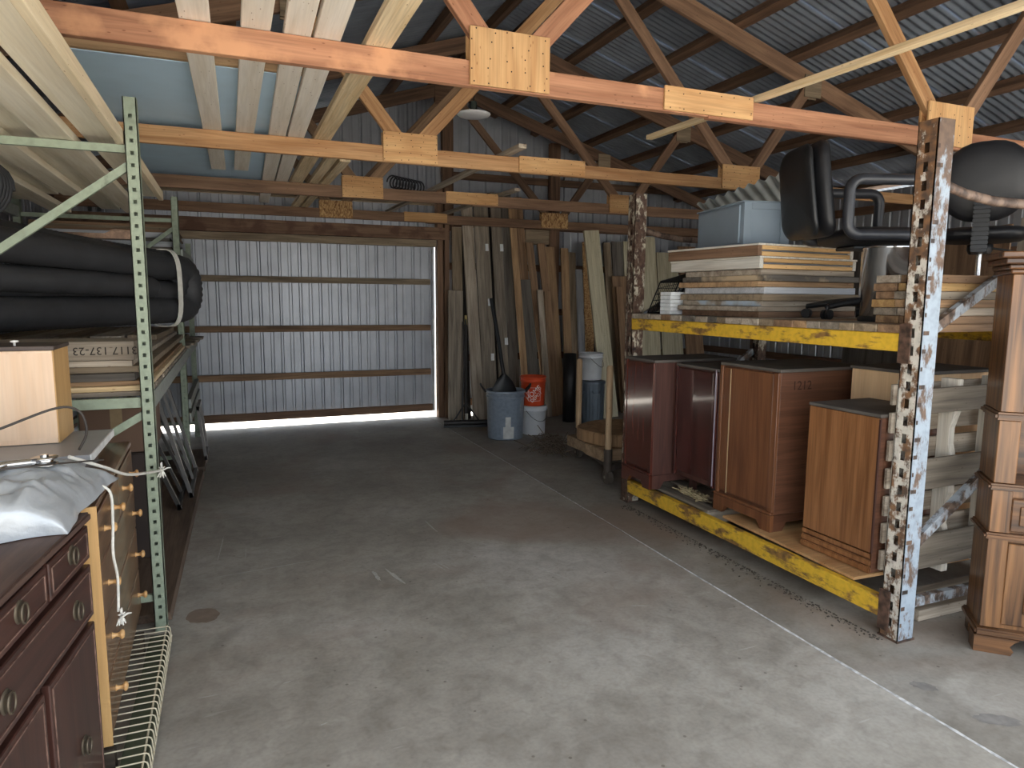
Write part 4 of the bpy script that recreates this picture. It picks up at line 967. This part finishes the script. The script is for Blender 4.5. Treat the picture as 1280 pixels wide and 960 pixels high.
# lumber stack
z = DZ
LG = 'short boards stacked on the near end of the upper rack'
rs = random.Random(23)
LCOL = [BROWN, OLD, TANB, GREY, ((206, 168, 112), (160, 120, 76)), BROWN]
for k in range(6):
    for j in range(2):
        x0 = 2.86 + rs.uniform(-.03, .02); y = 2.215 + j*0.126
        o = board('lumber', (x0, y, z+0.0185), (3.46+rs.uniform(-.02, .02), y, z+0.0185), 0.122, 0.036, wx(LCOL[(k+j*2) % 6], lo=0.75, hi=1.15), None, (0, 1, 0))
        tag(o, 'short board in the lumber stack by the near post, %s layer up, %s row' % (ORD[k], 'front' if j == 0 else 'back'), 'board', LG)
    z += 0.0375
# stainless bin
SB = thing('steel_bin', 'shiny stainless steel bin behind the stacked boards', 'bin', (3.10, 2.53, DZ))
b = MB().lathe([(0, 0.004), (0.118, 0.004), (0.122, 0.01), (0.122, 0.36), (0.126, 0.365), (0.126, 0.375), (0.118, 0.377), (0.118, 0.02), (0, 0.02)], 40); b.build('body', plain('stainless', (206, 208, 212), 0.16, 1.0, var=0.02), SB)
MB().lathe([(0.127, 0.0), (0.129, 0.004), (0.129, 0.022), (0.1235, 0.026)], 40).build('base_ring', plain('black_plastic', (30, 32, 35), 0.45), SB)
# office chairs
blk = plain('black_leather', (28, 29, 33), 0.48, scale=10, var=0.1, spec=0.5)
blp = plain('black_plastic', (30, 32, 35), 0.45)
def rounded_slab(w, h, t, r, curve=0.0, taper=0.0, n=6):
    """upright padded slab in local y (width), z (height), x thickness"""
    poly = []
    for (cy, cz, a0) in ((w/2-r, h-r, 0), (-w/2+r, h-r, 90), (-w/2+r, r, 180), (w/2-r, r, 270)):
        for i in range(n+1):
            a = R(a0+90*i/n); poly.append((cy+r*math.cos(a), cz+r*math.sin(a)))
    rings = []
    for (x, s_) in ((-1, 0.02), (-0.99, 0.35), (-0.95, 0.65), (-0.82, 0.86), (-0.5, 0.97), (0, 1.0), (0.5, 0.97), (0.82, 0.86), (0.95, 0.65), (0.99, 0.35), (1, 0.02)):
        rg = []
        for (y, z) in poly:
            zz = h/2+(z-h/2)*s_; k = 1 - taper*(zz/h)
            rg.append(V((x*t/2 + curve*((zz/h-0.5)**2), y*s_*k, zz)))
        rings.append(rg)
    return MB().ring_tube(rings, False, True, True)
def star_base(par, n, a0, r=0.31, z=0.0):
    hub = MB().cyl((0, 0, 0.06), (0, 0, 0.12), 0.035).build('base_hub', blp, par)
    for k in range(n):
        a = R(a0+72*k); c, s_ = math.cos(a), math.sin(a)
        MB().tube([(0.03*c, 0.03*s_, 0.10), (r*0.6*c, r*0.6*s_, 0.088), (r*c, r*s_, 0.068)], [0.03, 0.025, 0.018], 8, squash=0.8).build('base_leg', blp, hub)
        b = MB(); e = V((-s_, c, 0))
        for q in (-1, 1):
            ctr = V((r*c, r*s_, 0.027)) + e*0.014*q; b.cyl(ctr-e*0.009, ctr+e*0.009, 0.027, n=14)
        b.cyl((r*c, r*s_, 0.03), (r*c, r*s_, 0.07), 0.008, n=8); b.build('caster', blp, par)
C1 = thing('office_chair', 'black high-backed office chair with loop arms on the upper rack', 'chair', (3.34, 2.88, DZ), -20, 'office chairs on the upper rack')
star_base(C1, 5, 207, r=0.31)
MB().cyl((0, 0, 0.10), (0, 0, 0.40), 0.025).build('gas_lift', plain('chrome', (214, 214, 214), 0.2, 1.0), C1)
MB().box(-0.13, 0.13, -0.10, 0.10, 0.385, 0.405).build('mechanism', blp, C1, bev=0.006)
MB().tube([(0.0, -0.10, 0.395), (-0.03, -0.2, 0.385), (-0.08, -0.27, 0.36)], 0.007, 6).build('lever', blp, C1)
rounded_slab(0.46, 0.46, 0.10, 0.08).build('seat', blk, C1, Matrix.Translation((-0.21, 0, 0.455)) @ Matrix.Rotation(R(90), 4, 'Y'))
bk = Matrix.Translation((-0.30, 0, 0.447)) @ Matrix.Rotation(R(-7), 4, 'Y')
rounded_slab(0.44, 0.515, 0.085, 0.09, curve=0.12, taper=0.12).build('backrest', blk, C1, bk @ Matrix.Translation((-0.02, 0, 0)))
rounded_slab(0.42, 0.50, 0.045, 0.09, curve=0.12, taper=0.12).build('back_shell', blp, C1, bk @ Matrix.Translation((-0.098, 0, 0.005)))
for sy in (-1, 1):
    y = sy*0.25; pts = []
    for (cx, cz, a0) in ((0.14, 0.675, 0), (-0.19, 0.675, 90), (-0.19, 0.51, 180), (0.14, 0.51, 270)):
        for i in range(6): a = R(a0+90*i/5); pts.append((cx+0.06*math.cos(a), y, cz+0.06*math.sin(a)))
    MB().tube(pts, 0.029, 10, closed=True, squash=1.0).build('armrest', plain('arm_plastic', (52, 54, 60), 0.4, spec=0.6), C1)
C2 = thing('office_chair', 'black task chair seen from behind, right of the near post', 'chair', (3.80, 2.55, DZ), 33, 'office chairs on the upper rack')
star_base(C2, 5, 4, r=0.24)
MB().cyl((0, 0, 0.10), (0, 0, 0.24), 0.028).build('gas_sleeve', blp, C2); MB().cyl((0, 0, 0.24), (0, 0, 0.38), 0.014).build('gas_lift', plain('chrome', (214, 214, 214), 0.2, 1.0), C2)
MB().lathe([(0.05, 0.36), (0.06, 0.38), (0.06, 0.41), (0.03, 0.42)], 16).build('mechanism', blp, C2)
rounded_slab(0.42, 0.42, 0.08, 0.12).build('seat', blk, C2, Matrix.Translation((-0.21, 0, 0.46)) @ Matrix.Rotation(R(90), 4, 'Y'))
rounded_slab(0.38, 0.40, 0.06, 0.16, curve=0.08).build('backrest', blk, C2, Matrix.Translation((-0.25, 0, 0.51)) @ Matrix.Rotation(R(-5), 4, 'Y'))
b = MB()
for k in range(12): b.box(-0.325, -0.29, -0.036, 0.036, 0.37+k*0.022, 0.37+k*0.022+0.017)
b.box(-0.315, -0.285, -0.032, 0.032, 0.355, 0.63); b.build('back_column', blp, C2)
MB().box(-0.31, 0.0, -0.035, 0.035, 0.36, 0.38).build('back_arm', blp, C2)
MB().tube([(-0.02, -0.05, 0.39), (-0.02, -0.20, 0.36), (-0.02, -0.26, 0.33)], 0.006, 6).build('lever', blp, C2)

# --- oak hutch at the right edge
oak = wood((140, 98, 60), (66, 42, 25), axis='z', rough=0.42, coat=0.15, knots=False, lo=1, hi=1, fine=1.3)
oakh = wood((120, 82, 50), (58, 37, 23), axis='x', rough=0.42, coat=0.15, knots=False, lo=1, hi=1, fine=1.3)
HT = thing('hutch', 'carved oak hutch cabinet at the right edge', 'cabinet', (3.035, 1.885, 0), -44)
HW, HD = 1.1, 0.24
MB().box(0.0, HW, 0.02, HD, 0.10, 0.76).build('lower_carcass', oak, HT, bev=0.002)
MB().box(-0.02, HW+0.02, -0.02, HD+0.005, 0.075, 0.105).build('base_moulding', oakh, HT, bev=0.008, seg=2)
for x in (-0.022, HW-0.12):
    b = MB(); n = 6; prof = [(0, 0.0), (0.14, 0.0), (0.15, 0.02), (0.135, 0.04), (0.15, 0.06), (0.17, 0.074), (0, 0.074)]
    vs = [V((x+a, -0.022, c)) for a, c in prof] + [V((x+a, 0.06, c)) for a, c in prof]; m_ = len(prof)
    b.add(vs, [tuple(range(m_)), tuple(range(m_, 2*m_))[::-1]] + [(i, (i+1) % m_, m_+(i+1) % m_, m_+i) for i in range(m_)]); b.build('foot', oakh, HT)
for x in (0.0, HW-0.06): MB().box(x, x+0.06, HD-0.06, HD, 0, 0.098).build('rear_foot', oakh, HT)
for (a, c) in ((0.075, 0.545), (0.56, 1.03)):
    d = MB().box(a, c, -0.002, 0.0195, 0.13, 0.50).build('door', oak, HT, bev=0.004)
    MB().box(a+0.075, c-0.075, -0.010, -0.0025, 0.19, 0.44).build('raised_panel', oakh, d, bev=0.006)
    dr_ = MB().box(a, c, -0.004, 0.0195, 0.555, 0.70).build('drawer', oakh, HT, bev=0.004)
    MB().box(a+0.03, c-0.03, -0.010, -0.0045, 0.585, 0.67).build('raised_panel', oakh, dr_, bev=0.005)
    MB().lathe([(0.006, 0), (0.006, 0.012), (0.015, 0.016), (0.013, 0.026), (0, 0.03)], 14, Matrix.Translation(((a+c)/2-0.12, -0.010, 0.63)) @ Matrix.Rotation(R(90), 4, 'X')).build('knob', plain('brass_knob', (200, 166, 96), 0.3, 0.9), dr_)
for z in (0.515, 0.735): MB().box(-0.018, HW+0.018, -0.016, HD+0.004, z, z+0.028).build('waist_moulding', oakh, HT, bev=0.009, seg=2)
MB().box(0.0, 0.075, 0.0, 0.0195, 0.11, 0.515).build('stile', oak, HT, bev=0.002)
MB().box(0.0, 0.075, 0.0, 0.0195, 0.545, 0.734).build('stile', oak, HT, bev=0.002)
# open niche
MB().box(0.0, 0.08, 0.0, HD, 0.765, 1.04).build('stile', oak, HT, bev=0.003); MB().box(HW-0.08, HW, 0.0, HD, 0.765, 1.04).build('stile', oak, HT, bev=0.003)
MB().box(0.081, HW-0.081, HD-0.012, HD, 0.765, 1.04).build('niche_back', oakh, HT)
MB().box(-0.018, HW+0.018, -0.018, HD+0.004, 1.042, 1.075).build('waist_moulding', oakh, HT, bev=0.01, seg=2)
MB().box(0.0, HW, 0.02, HD, 1.076, 1.66).build('upper_carcass', oak, HT, bev=0.002)
MB().box(0.0, 0.085, 0.0, 0.0195, 1.076, 1.66).build('stile', oak, HT, bev=0.003)
d = MB().box(0.10, 0.54, -0.004, 0.0195, 1.09, 1.64).build('door', oak, HT, bev=0.004)
MB().box(0.175, 0.47, -0.008, -0.0045, 1.16, 1.57).build('raised_panel', oakh, d, bev=0.004)
MB().box(0.096, 0.104, -0.012, -0.0045, 1.10, 1.63).build('edge_strip', plain('chrome_strip', (206, 206, 210), 0.25, 0.9), d)
for z in (1.15, 1.56): MB().box(0.086, 0.096, -0.012, 0.0, z, z+0.05).build('hinge', plain('brass_knob', (200, 166, 96), 0.3, 0.9), d)
d = MB().box(0.56, 1.0, -0.004, 0.0195, 1.09, 1.64).build('door', oak, HT, bev=0.004)
for (e, z0, z1) in ((0.012, 1.662, 1.68), (0.022, 1.681, 1.70), (0.04, 1.701, 1.725), (0.058, 1.726, 1.752)):
    MB().box(-e, HW+e, -e, HD+0.004, z0, z1).build('crown_moulding', oakh, HT, bev=0.005)

# --- boards and plywood leaning on the far right side, behind the rack
for k, (y0, y1, x, m, lab) in enumerate(((1.5, 2.02, 4.55, wx(TANB), 'first'), (2.05, 2.5, 4.58, wx(TANB), 'second'), (2.52, 2.95, 4.56, wx(OLD), 'third'), (2.97, 3.5, 4.6, wx(BROWN), 'fourth'), (3.55, 4.2, 4.62, wx(DGREY), 'fifth'))):
    o = board('plywood_sheet', (x, (y0+y1)/2, 0.005), (x+0.32, (y0+y1)/2+0.06*(k-1), 2.2-0.05*k), y1-y0, 0.018, m, None, (0, 1, 0)); tag(o, 'plywood sheet standing behind the right rack, %s from the front' % lab, 'plywood', 'sheets behind the right rack')

# ================================================================== BACK CORNER
LB = [
('gb', 2.60, 8.10, 2.67, 8.40, 2.42, 0.130, 'mossy grey'), ('grey', 2.50, 7.93, 2.59, 8.20, 1.63, 0.187, 'short grey'), ('black', 2.75, 8.22, 2.77, 8.55, 2.40, 0.093, 'black'),
('pale', 2.83, 8.00, 2.80, 8.42, 2.83, 0.145, 'pale brown'), ('grey', 3.02, 8.06, 3.00, 8.46, 2.87, 0.190, 'wide grey'), ('black', 3.21, 8.24, 3.18, 8.60, 2.90, 0.065, 'narrow black'),
('grey', 3.20, 8.02, 3.19, 8.42, 2.88, 0.135, 'weathered grey'), ('dgrey', 3.37, 8.10, 3.36, 8.48, 2.90, 0.139, 'dark grey'), ('tan', 3.48, 7.95, 3.40, 8.38, 2.77, 0.085, 'narrow tan'),
('brown', 3.70, 8.18, 3.58, 8.60, 2.87, 0.115, 'brown'), ('dgrey', 3.62, 7.97, 3.55, 8.26, 1.78, 0.151, 'short charcoal'), ('brown', 3.84, 8.08, 3.68, 8.42, 2.27, 0.100, 'brown'),
('pale2', 3.79, 7.97, 3.74, 8.20, 1.65, 0.080, 'short pale'), ('brown', 3.98, 8.06, 3.84, 8.40, 2.26, 0.110, 'reddish brown'), ('brown', 3.885, 7.99, 3.865, 8.24, 1.63, 0.09, 'short brown'),
('tanb', 4.03, 8.14, 4.01, 8.50, 2.23, 0.150, 'wide tan'), ('tanb', 4.12, 8.02, 4.18, 8.39, 2.21, 0.112, 'tan knotty'), ('gb', 4.23, 8.08, 4.31, 8.42, 2.16, 0.108, 'grey brown'),
('white', 4.32, 8.0, 4.38, 8.34, 1.93, 0.090, 'white painted'), ('osb', 4.55, 8.12, 4.62, 8.49, 2.31, 0.22, 'flaky chipboard'),
('gb', 4.86, 8.06, 4.85, 8.43, 2.31, 0.109, 'grey'), ('dgrey', 5.0, 8.08, 5.02, 8.45, 2.33, 0.165, 'dark'), ('pgreen', 5.13, 8.1, 5.17, 8.45, 2.34, 0.09, 'pale green'),
('brown', 4.90, 7.84, 4.90, 8.15, 1.70, 0.10, 'short narrow'), ('brown', 4.98, 7.93, 4.97, 8.26, 1.85, 0.25, 'wide brown'), ('pgreen', 5.42, 7.98, 5.46, 8.4, 2.41, 0.30, 'greenish plywood'),
('pgreen', 5.80, 8.0, 5.82, 8.4, 2.2, 0.35, 'pale wide'), ('brown', 6.2, 8.0, 6.2, 8.45, 2.3, 0.3, 'far brown'),
]
LM = dict(gb=wx(GB), grey=wx(GREY), black=wx(BLK), pale=wx(OLD, stain=None), dgrey=wx(DGREY), tan=wx(TANB), brown=wx(BROWN), pale2=wx(OLD), tanb=wx(TANB), white=wx(WHT, knots=False), osb=osb(), pgreen=wx(PGREEN))
for k, (m, xb, yb_, xt, yt, ztop, w, c) in enumerate(LB):
    o = board('leaning_board', (xb, yb_, 0.004), (xt, yt, ztop), w, 0.032, LM[m], None, (1, 0, 0), bev=0.003)
    if k in (4, 6):
        for q in ((2.15, 1.45, 0.75) if k == 4 else (2.15, 0.95)): MB().box(q, q+0.09, 0.03, 0.07, -0.034, -0.0165).build('white_block', plain('white_block', (232, 236, 238), 0.6, var=0.06, scale=30), o)
    tag(o, '%s board leaning on the back wall, %s' % (c, (ORD[k] + ' from the door post') if k < 20 else ('%s right of the chipboard' % ORD[k-20])), 'board', 'boards leaning on the back wall')
o = board('crosspiece', (3.70, 8.60, 2.36), (4.08, 8.60, 2.36), 0.2, 0.03, wx(GB)); tag(o, 'grey short board fixed high behind the leaning boards', 'board')
o = board('leaning_plank', (4.53, 7.66, 0.004), (4.38, 8.02, 2.42), 0.22, 0.035, wx(PGREEN, lo=1.05, hi=1.1), None, (1, 0, 0)); tag(o, 'long pale greenish plank leaning in front of the chipboard', 'plank')
o = MB().box(4.42, 4.60, 7.86, 7.96, 0.0, 1.05).build('black_case', plain('black_case', (22, 22, 24), 0.5), bev=0.01); tag(o, 'tall black case standing behind the pale leaning plank', 'case')
# push squeegee standing against the boards
SQ = thing('floor_squeegee', 'wide floor squeegee standing head down by the boards', 'squeegee', (2.56, 7.70, 0), -12)
dk = plain('dark_steel', (62, 60, 60), 0.5, 0.4)
MB().tube([(-0.27, 0, 0.055), (0.27, 0, 0.055)], 0.032, 10).build('head', dk, SQ); MB().box(-0.27, 0.27, -0.006, 0.006, 0.0, 0.04).build('blade', blp, SQ)
MB().tube([(0.0, 0.01, 0.06), (0.02, 0.17, 0.8), (0.03, 0.28, 1.30)], 0.014, 8).build('handle', dk, SQ)
MB().tube([(0.03, 0.272, 1.22), (0.031, 0.285, 1.33)], 0.017, 8).build('grip', plain('yellow_grip', (200, 180, 110), 0.5), SQ)
for s_ in (-1, 1): MB().tube([(s_*0.16, 0, 0.07), (0.005, 0.055, 0.29)], 0.009, 6).build('brace', dk, SQ)
MB().tube([(-0.05, 0.02, 0.06), (0.0, 0.18, 0.75), (0.0, 0.3, 1.25)], 0.012, 8).build('handle', dk, SQ)
MB().cyl((0.0, -0.04, 0.10), (0.0, -0.04, 0.17), 0.018).build('clamp', plain('clamp', (190, 186, 176), 0.5), SQ)
# grey bin with shovel
bucket_white = plain('bucket_white', (228, 232, 236), 0.45, var=0.04)
GBn = thing('trash_bin', 'grey dented round bin with looped handles', 'bin', (2.78, 6.98, 0), 15)
gm_ = rusty('bin_grey', (134, 146, 160), (178, 176, 170), 0.34, scale=3.5, rough=0.38, rust2=(150, 144, 134))
MB().lathe([(0, 0.01), (0.185, 0.01), (0.19, 0.0), (0.195, 0.012), (0.21, 0.50), (0.215, 0.505), (0.222, 0.51), (0.222, 0.535), (0.212, 0.54), (0.20, 0.52), (0.18, 0.03), (0, 0.03)], 40).build('body', gm_, GBn)
MB().lathe([(0.2105, 0.46), (0.217, 0.465), (0.217, 0.475), (0.2105, 0.48)], 40).build('band', gm_, GBn)
for a in (150, -35):
    c, s_ = math.cos(R(a)), math.sin(R(a)); e = V((-s_, c, 0)); o0 = V((c, s_, 0))*0.222
    MB().tube([o0+e*-0.06+V((0, 0, 0.52)), o0*1.18+e*-0.055+V((0, 0, 0.57)), o0*1.25+V((0, 0, 0.60)), o0*1.18+e*0.055+V((0, 0, 0.57)), o0+e*0.06+V((0, 0, 0.52))], 0.011, 7).build('handle', dk, GBn)
MB().box(-0.02, 0.025, -0.001, 0.0015, 0.02, 0.20, Matrix.Rotation(R(-100), 4, 'Z') @ Matrix.Translation((0, -0.0, 0)) @ Matrix.Translation((0.0, 0.2065, 0)) @ Matrix.Rotation(R(-2), 4, 'X')).build('tape', plain('white_tape', (214, 216, 218), 0.6), GBn) if False else None
b = MB(); 
for (z0, z1, w_) in ((0.02, 0.15, 0.045), (0.15, 0.26, 0.022)):
    for k in range(4):
        a = R(-120)+(k-1.5)*w_/0.2/1.5
        b.add([V(((0.196+0.03*zz)*math.cos(a+da), (0.196+0.03*zz)*math.sin(a+da), zz)) for zz, da in ((z0, 0), (z0, w_/0.2/1.5), (z1, w_/0.2/1.5), (z1, 0))], [(0, 1, 2, 3)])
b.build('paint_patch', plain('paint_patch', (206, 208, 206), 0.6), GBn)
SV = thing('shovel', 'black scoop shovel standing upside down behind the grey bin rim', 'shovel', (2.80, 7.02, 0.035))
blade = MB(); rg = []
for i in range(8):
    q = i/7; z = 0.36+0.31*q; w_ = 0.165*(1-q**2.6)+0.022; rg.append([V((w_*math.sin(a)*1.0, 0.05-0.05*math.cos(a*1.2)+0.03*q, z)) for a in [(-1+2*j/8) for j in range(9)]])
vs = [p for r in rg for p in r]; 
blade.add(vs, [(i*9+j, i*9+j+1, (i+1)*9+j+1, (i+1)*9+j) for i in range(7) for j in range(8)], True)
blade.add([p+V((0, 0.004, 0)) for p in vs], [(i*9+j, (i+1)*9+j, (i+1)*9+j+1, i*9+j+1) for i in range(7) for j in range(8)], True)
blade.build('blade', blp, SV)
MB().tube([(0, 0.03, 0.0), (0, 0.05, 0.42)], 0.014, 8).build('lower_shaft', blp, SV)
MB().tube([(0.0, 0.07, 0.655), (-0.02, 0.19, 1.05), (-0.05, 0.34, 1.50)], 0.024, 8).build('shaft', blp, SV)
# buckets
def bucket(label, loc, m, rz=0, base_open=False, scale=1.0, bail=True):
    t = thing('bucket', label, 'bucket', loc, rz, 'plastic buckets by the back wall')
    MB().lathe([(0, 0.0), (0.126, 0.0), (0.13, 0.006), (0.142, 0.27), (0.150, 0.272), (0.150, 0.284), (0.143, 0.286), (0.144, 0.315), (0.152, 0.317), (0.152, 0.328), (0.146, 0.332), (0.140, 0.325), (0.124, 0.012), (0, 0.012)], 36).build('body', m, t)
    if bail:
        pts = [(0.156*math.cos(a), 0.156*math.sin(a), 0.29-0.13*math.sin((a-R(-160))/R(140)*math.pi)) for a in [R(-160+140*i/14) for i in range(15)]]
        MB().tube(pts, 0.003, 5).build('bail', plain('wire_grey', (90, 92, 96), 0.4, 0.6), t)
        for a in (-160, -20): MB().cyl((0.146*math.cos(R(a)), 0.146*math.sin(R(a)), 0.29), (0.160*math.cos(R(a)), 0.160*math.sin(R(a)), 0.29), 0.012, n=10).build('bail_lug', m, t)
    return t
bucket('white plastic bucket on the floor under an orange one', (3.17, 7.08, 0), bucket_white, 10)
OB = bucket('orange bucket with white store lettering stacked on a white bucket', (3.16, 7.08, 0.334), plain('bucket_orange', (226, 84, 44), 0.42, var=0.05), 0, bail=False)
def wrap(name, vs, fs, ang, zc, rot, mat, par, r=0.1405):
    b = MB(); out = []
    cr, sr = math.cos(R(rot)), math.sin(R(rot))
    for v in vs:
        u, w_ = v[0]*cr - v[1]*sr, v[0]*sr + v[1]*cr; a = ang + u/r; z = zc+w_; rr = 0.1306+0.0455*z + 0.0012
        out.append(V((rr*math.cos(a), rr*math.sin(a), z)))
    b.add(out, fs); return b.build(name, mat, par)
la = math.atan2(-7.08, -3.16) + 0.12; lw = plain('logo_white', (240, 232, 226), 0.5, var=0.02)
for s_, sz, off in (('THE', 0.032, 0.066), ('HOME', 0.080, 0.020), ('DEPOT', 0.056, -0.036)):
    vs, fs = text_verts(s_, sz); vs = [(v.x*0.95 + (-0.045 if s_ == 'THE' else 0.0), v.y+off) for v in vs]; wrap('logo_lettering', vs, fs, la, 0.135, 42, lw, OB)
for (a, c, w2, h2) in ((0, 0.075, 0.15, 0.0035), (0, -0.075, 0.15, 0.0035), (0.073, 0, 0.0035, 0.15), (-0.073, 0, 0.0035, 0.15)):
    n = 8; vs = []; fs = []
    for i in range(n+1):
        x = a-w2/2+w2*i/n; vs += [(x, c-h2/2), (x, c+h2/2)]
    fs = [(2*i, 2*i+2, 2*i+3, 2*i+1) for i in range(n)]; wrap('logo_border', vs, fs, la, 0.135, 0, lw, OB)
# black tube, galvanised can, white bucket on it
o = MB().lathe([(0.075, 0), (0.08, 0.0), (0.08, 0.86), (0.075, 0.86), (0.075, 0.0)], 28).build('black_tube', plain('tube_black', (26, 26, 28), 0.5)); o.location = (3.90, 7.62, 0); tag(o, 'black plastic tube standing upright by the boards', 'tube')
ZC = thing('trash_can', 'fluted galvanised trash can with a white bucket on top', 'trash can', (4.115, 7.45, 0))
b = MB(); rings = []
for (r_, z) in ((0.15, 0.0), (0.153, 0.01), (0.155, 0.03), (0.158, 0.06), (0.166, 0.45), (0.168, 0.48), (0.172, 0.51)):
    rings.append([V(((r_+(0.004*math.cos(24*2*math.pi*j/96) if 0.05 < z < 0.46 else 0))*math.cos(2*math.pi*j/96), (r_+(0.004*math.cos(24*2*math.pi*j/96) if 0.05 < z < 0.46 else 0))*math.sin(2*math.pi*j/96), z)) for j in range(96)])
b.ring_tube(rings, False, True, True); zinc = metal_sheet('zinc', (120, 132, 144), 0.42, 0.6); b.build('body', zinc, ZC)
MB().lathe([(0.178, 0.50), (0.18, 0.515), (0.176, 0.53), (0.10, 0.545), (0, 0.546)], 36).build('lid', zinc, ZC)
for a in (20, 200, 262):
    c, s_ = math.cos(R(a)), math.sin(R(a)); e = V((-s_, c, 0)); o0 = V((c, s_, 0))*0.17
    MB().tube([o0+e*-0.05+V((0, 0, 0.42)), o0*1.2+e*-0.04+V((0, 0, 0.39)), o0*1.2+e*0.04+V((0, 0, 0.39)), o0+e*0.05+V((0, 0, 0.42))], 0.006, 6).build('handle', zinc, ZC)
bucket('white plastic bucket standing on the galvanised can', (4.105, 7.445, 0.547), bucket_white, 35)
# stake cart with round slab and timber blocks
CT = thing('stake_cart', 'low cart with two wooden stakes and caster wheels', 'cart', (2.98, 5.34, 0), 0)
stw = wood((204, 176, 142), (172, 140, 106), axis='z'); iron = plain('rusted_iron', (86, 76, 68), 0.6, 0.3)
for (x, y, h) in ((-0.115, -0.47, 1.00), (0.10, 0.47, 0.97)):
    MB().tube([(x, y, 0.22), (x, y, h-0.02), (x, y, h)], [0.028, 0.028, 0.02], 10).build('stake', stw, CT)
    MB().cyl((x, y, 0.10), (x, y, 0.30), 0.036).build('socket', iron, CT)
    for q in (-1, 1): MB().box(x+q*0.028-0.003, x+q*0.028+0.003, y-0.02, y+0.02, 0.03, 0.11).build('fork', iron, CT)
    MB().cyl((x-0.02, y, 0.062), (x+0.02, y, 0.062), 0.062, n=24).build('wheel', plain('wheel', (92, 84, 76), 0.7), CT)
    MB().cyl((x-0.032, y, 0.062), (x+0.032, y, 0.062), 0.014, n=12).build('axle', plain('axle', (160, 152, 140), 0.4, 0.6), CT)
for x in (0.0, 0.42):
    MB().bar((x-0.06, -0.46, 0.13), (x+0.10, 0.46, 0.13), 0.05, 0.04).build('rail', iron, CT)
for x, y in ((0.42, -0.44), (0.5, 0.44)): MB().cyl((x, y, 0.0), (x, y, 0.12), 0.03).build('rear_foot', iron, CT)
for y in (-0.40, 0.40): MB().bar((-0.06, y, 0.13), (0.52, y, 0.13), 0.05, 0.04).build('crossbar', iron, CT)
tw = wood((176, 150, 120), (134, 110, 84), axis='x')
for k, (y0, y1, z0) in enumerate(((-0.34, -0.02, 0.158), (0.02, 0.38, 0.158))):
    o = MB().box(-0.09, 0.45, y0, y1, 0, 0.10).build('timber_block', tw, bev=0.006); o.location = (2.98+0.02*k, 5.34, z0); tag(o, 'sawn timber block on the cart, %s of two' % ('nearer' if k == 0 else 'farther'), 'timber', 'timber blocks on the cart')
b = MB(); n = 22; rs = random.Random(9); pr_ = [(0.42*(1+rs.uniform(-.06, .05))*math.cos(2*math.pi*i/n), 0.42*(1+rs.uniform(-.06, .05))*math.sin(2*math.pi*i/n)) for i in range(n)]
b.ring_tube([[V((x*k, y*k, z)) for x, y in pr_] for k, z in ((0.97, 0), (1.0, 0.012), (1.0, 0.10), (0.975, 0.112))], False, True, False)
b.build('log_slab', wood((170, 136, 100), (126, 96, 66), axis='z')); o = bpy.data.objects['log_slab']; o.location = (3.30, 5.36, 0.259); tag(o, 'thick round log slab lying on the cart', 'log slab')
# tangle of twigs
rs = random.Random(31); b = MB()
for k in range(95):
    a = rs.uniform(0, 6.28); r_ = rs.gauss(0, 0.14); c = V((r_*math.cos(a)*0.9, r_*math.sin(a), rs.uniform(0.02, 0.13))); d = V((rs.gauss(0, 1), rs.gauss(0, 1), rs.gauss(0, 0.35))).normalized()*rs.uniform(0.08, 0.2)
    pts = [c-d, c+V((0, 0, rs.uniform(0, .03))), c+d]; pts = [V((p.x, p.y, max(0.006, p.z))) for p in pts]; b.tube(pts, 0.004, 5)
o = b.build('twig_heap', plain('twigs', (112, 98, 84), 0.85, var=0.2)); o.location = (2.93, 6.12, 0); tag(o, 'tangled heap of dry twigs on the floor by the cart', 'twigs', kind='stuff')
# dark crumbs along the lower beam
rs = random.Random(41); b = MB()
for k in range(620):
    y = rs.uniform(2.1, 4.3); x = min(2.705, 2.69 + rs.gauss(0.0, 0.03)); s_ = rs.uniform(0.0015, 0.006); a = rs.uniform(0, 3)
    b.box(-s_, s_, -s_*0.6, s_*0.6, 0, s_*0.7, Matrix.Translation((x, y, 0.0005)) @ Matrix.Rotation(a, 4, 'Z'))
o = b.build('debris', plain('debris', (84, 78, 70), 0.95)); tag(o, 'dark crumbs of dirt along the lower yellow beam', 'dirt', kind='stuff')
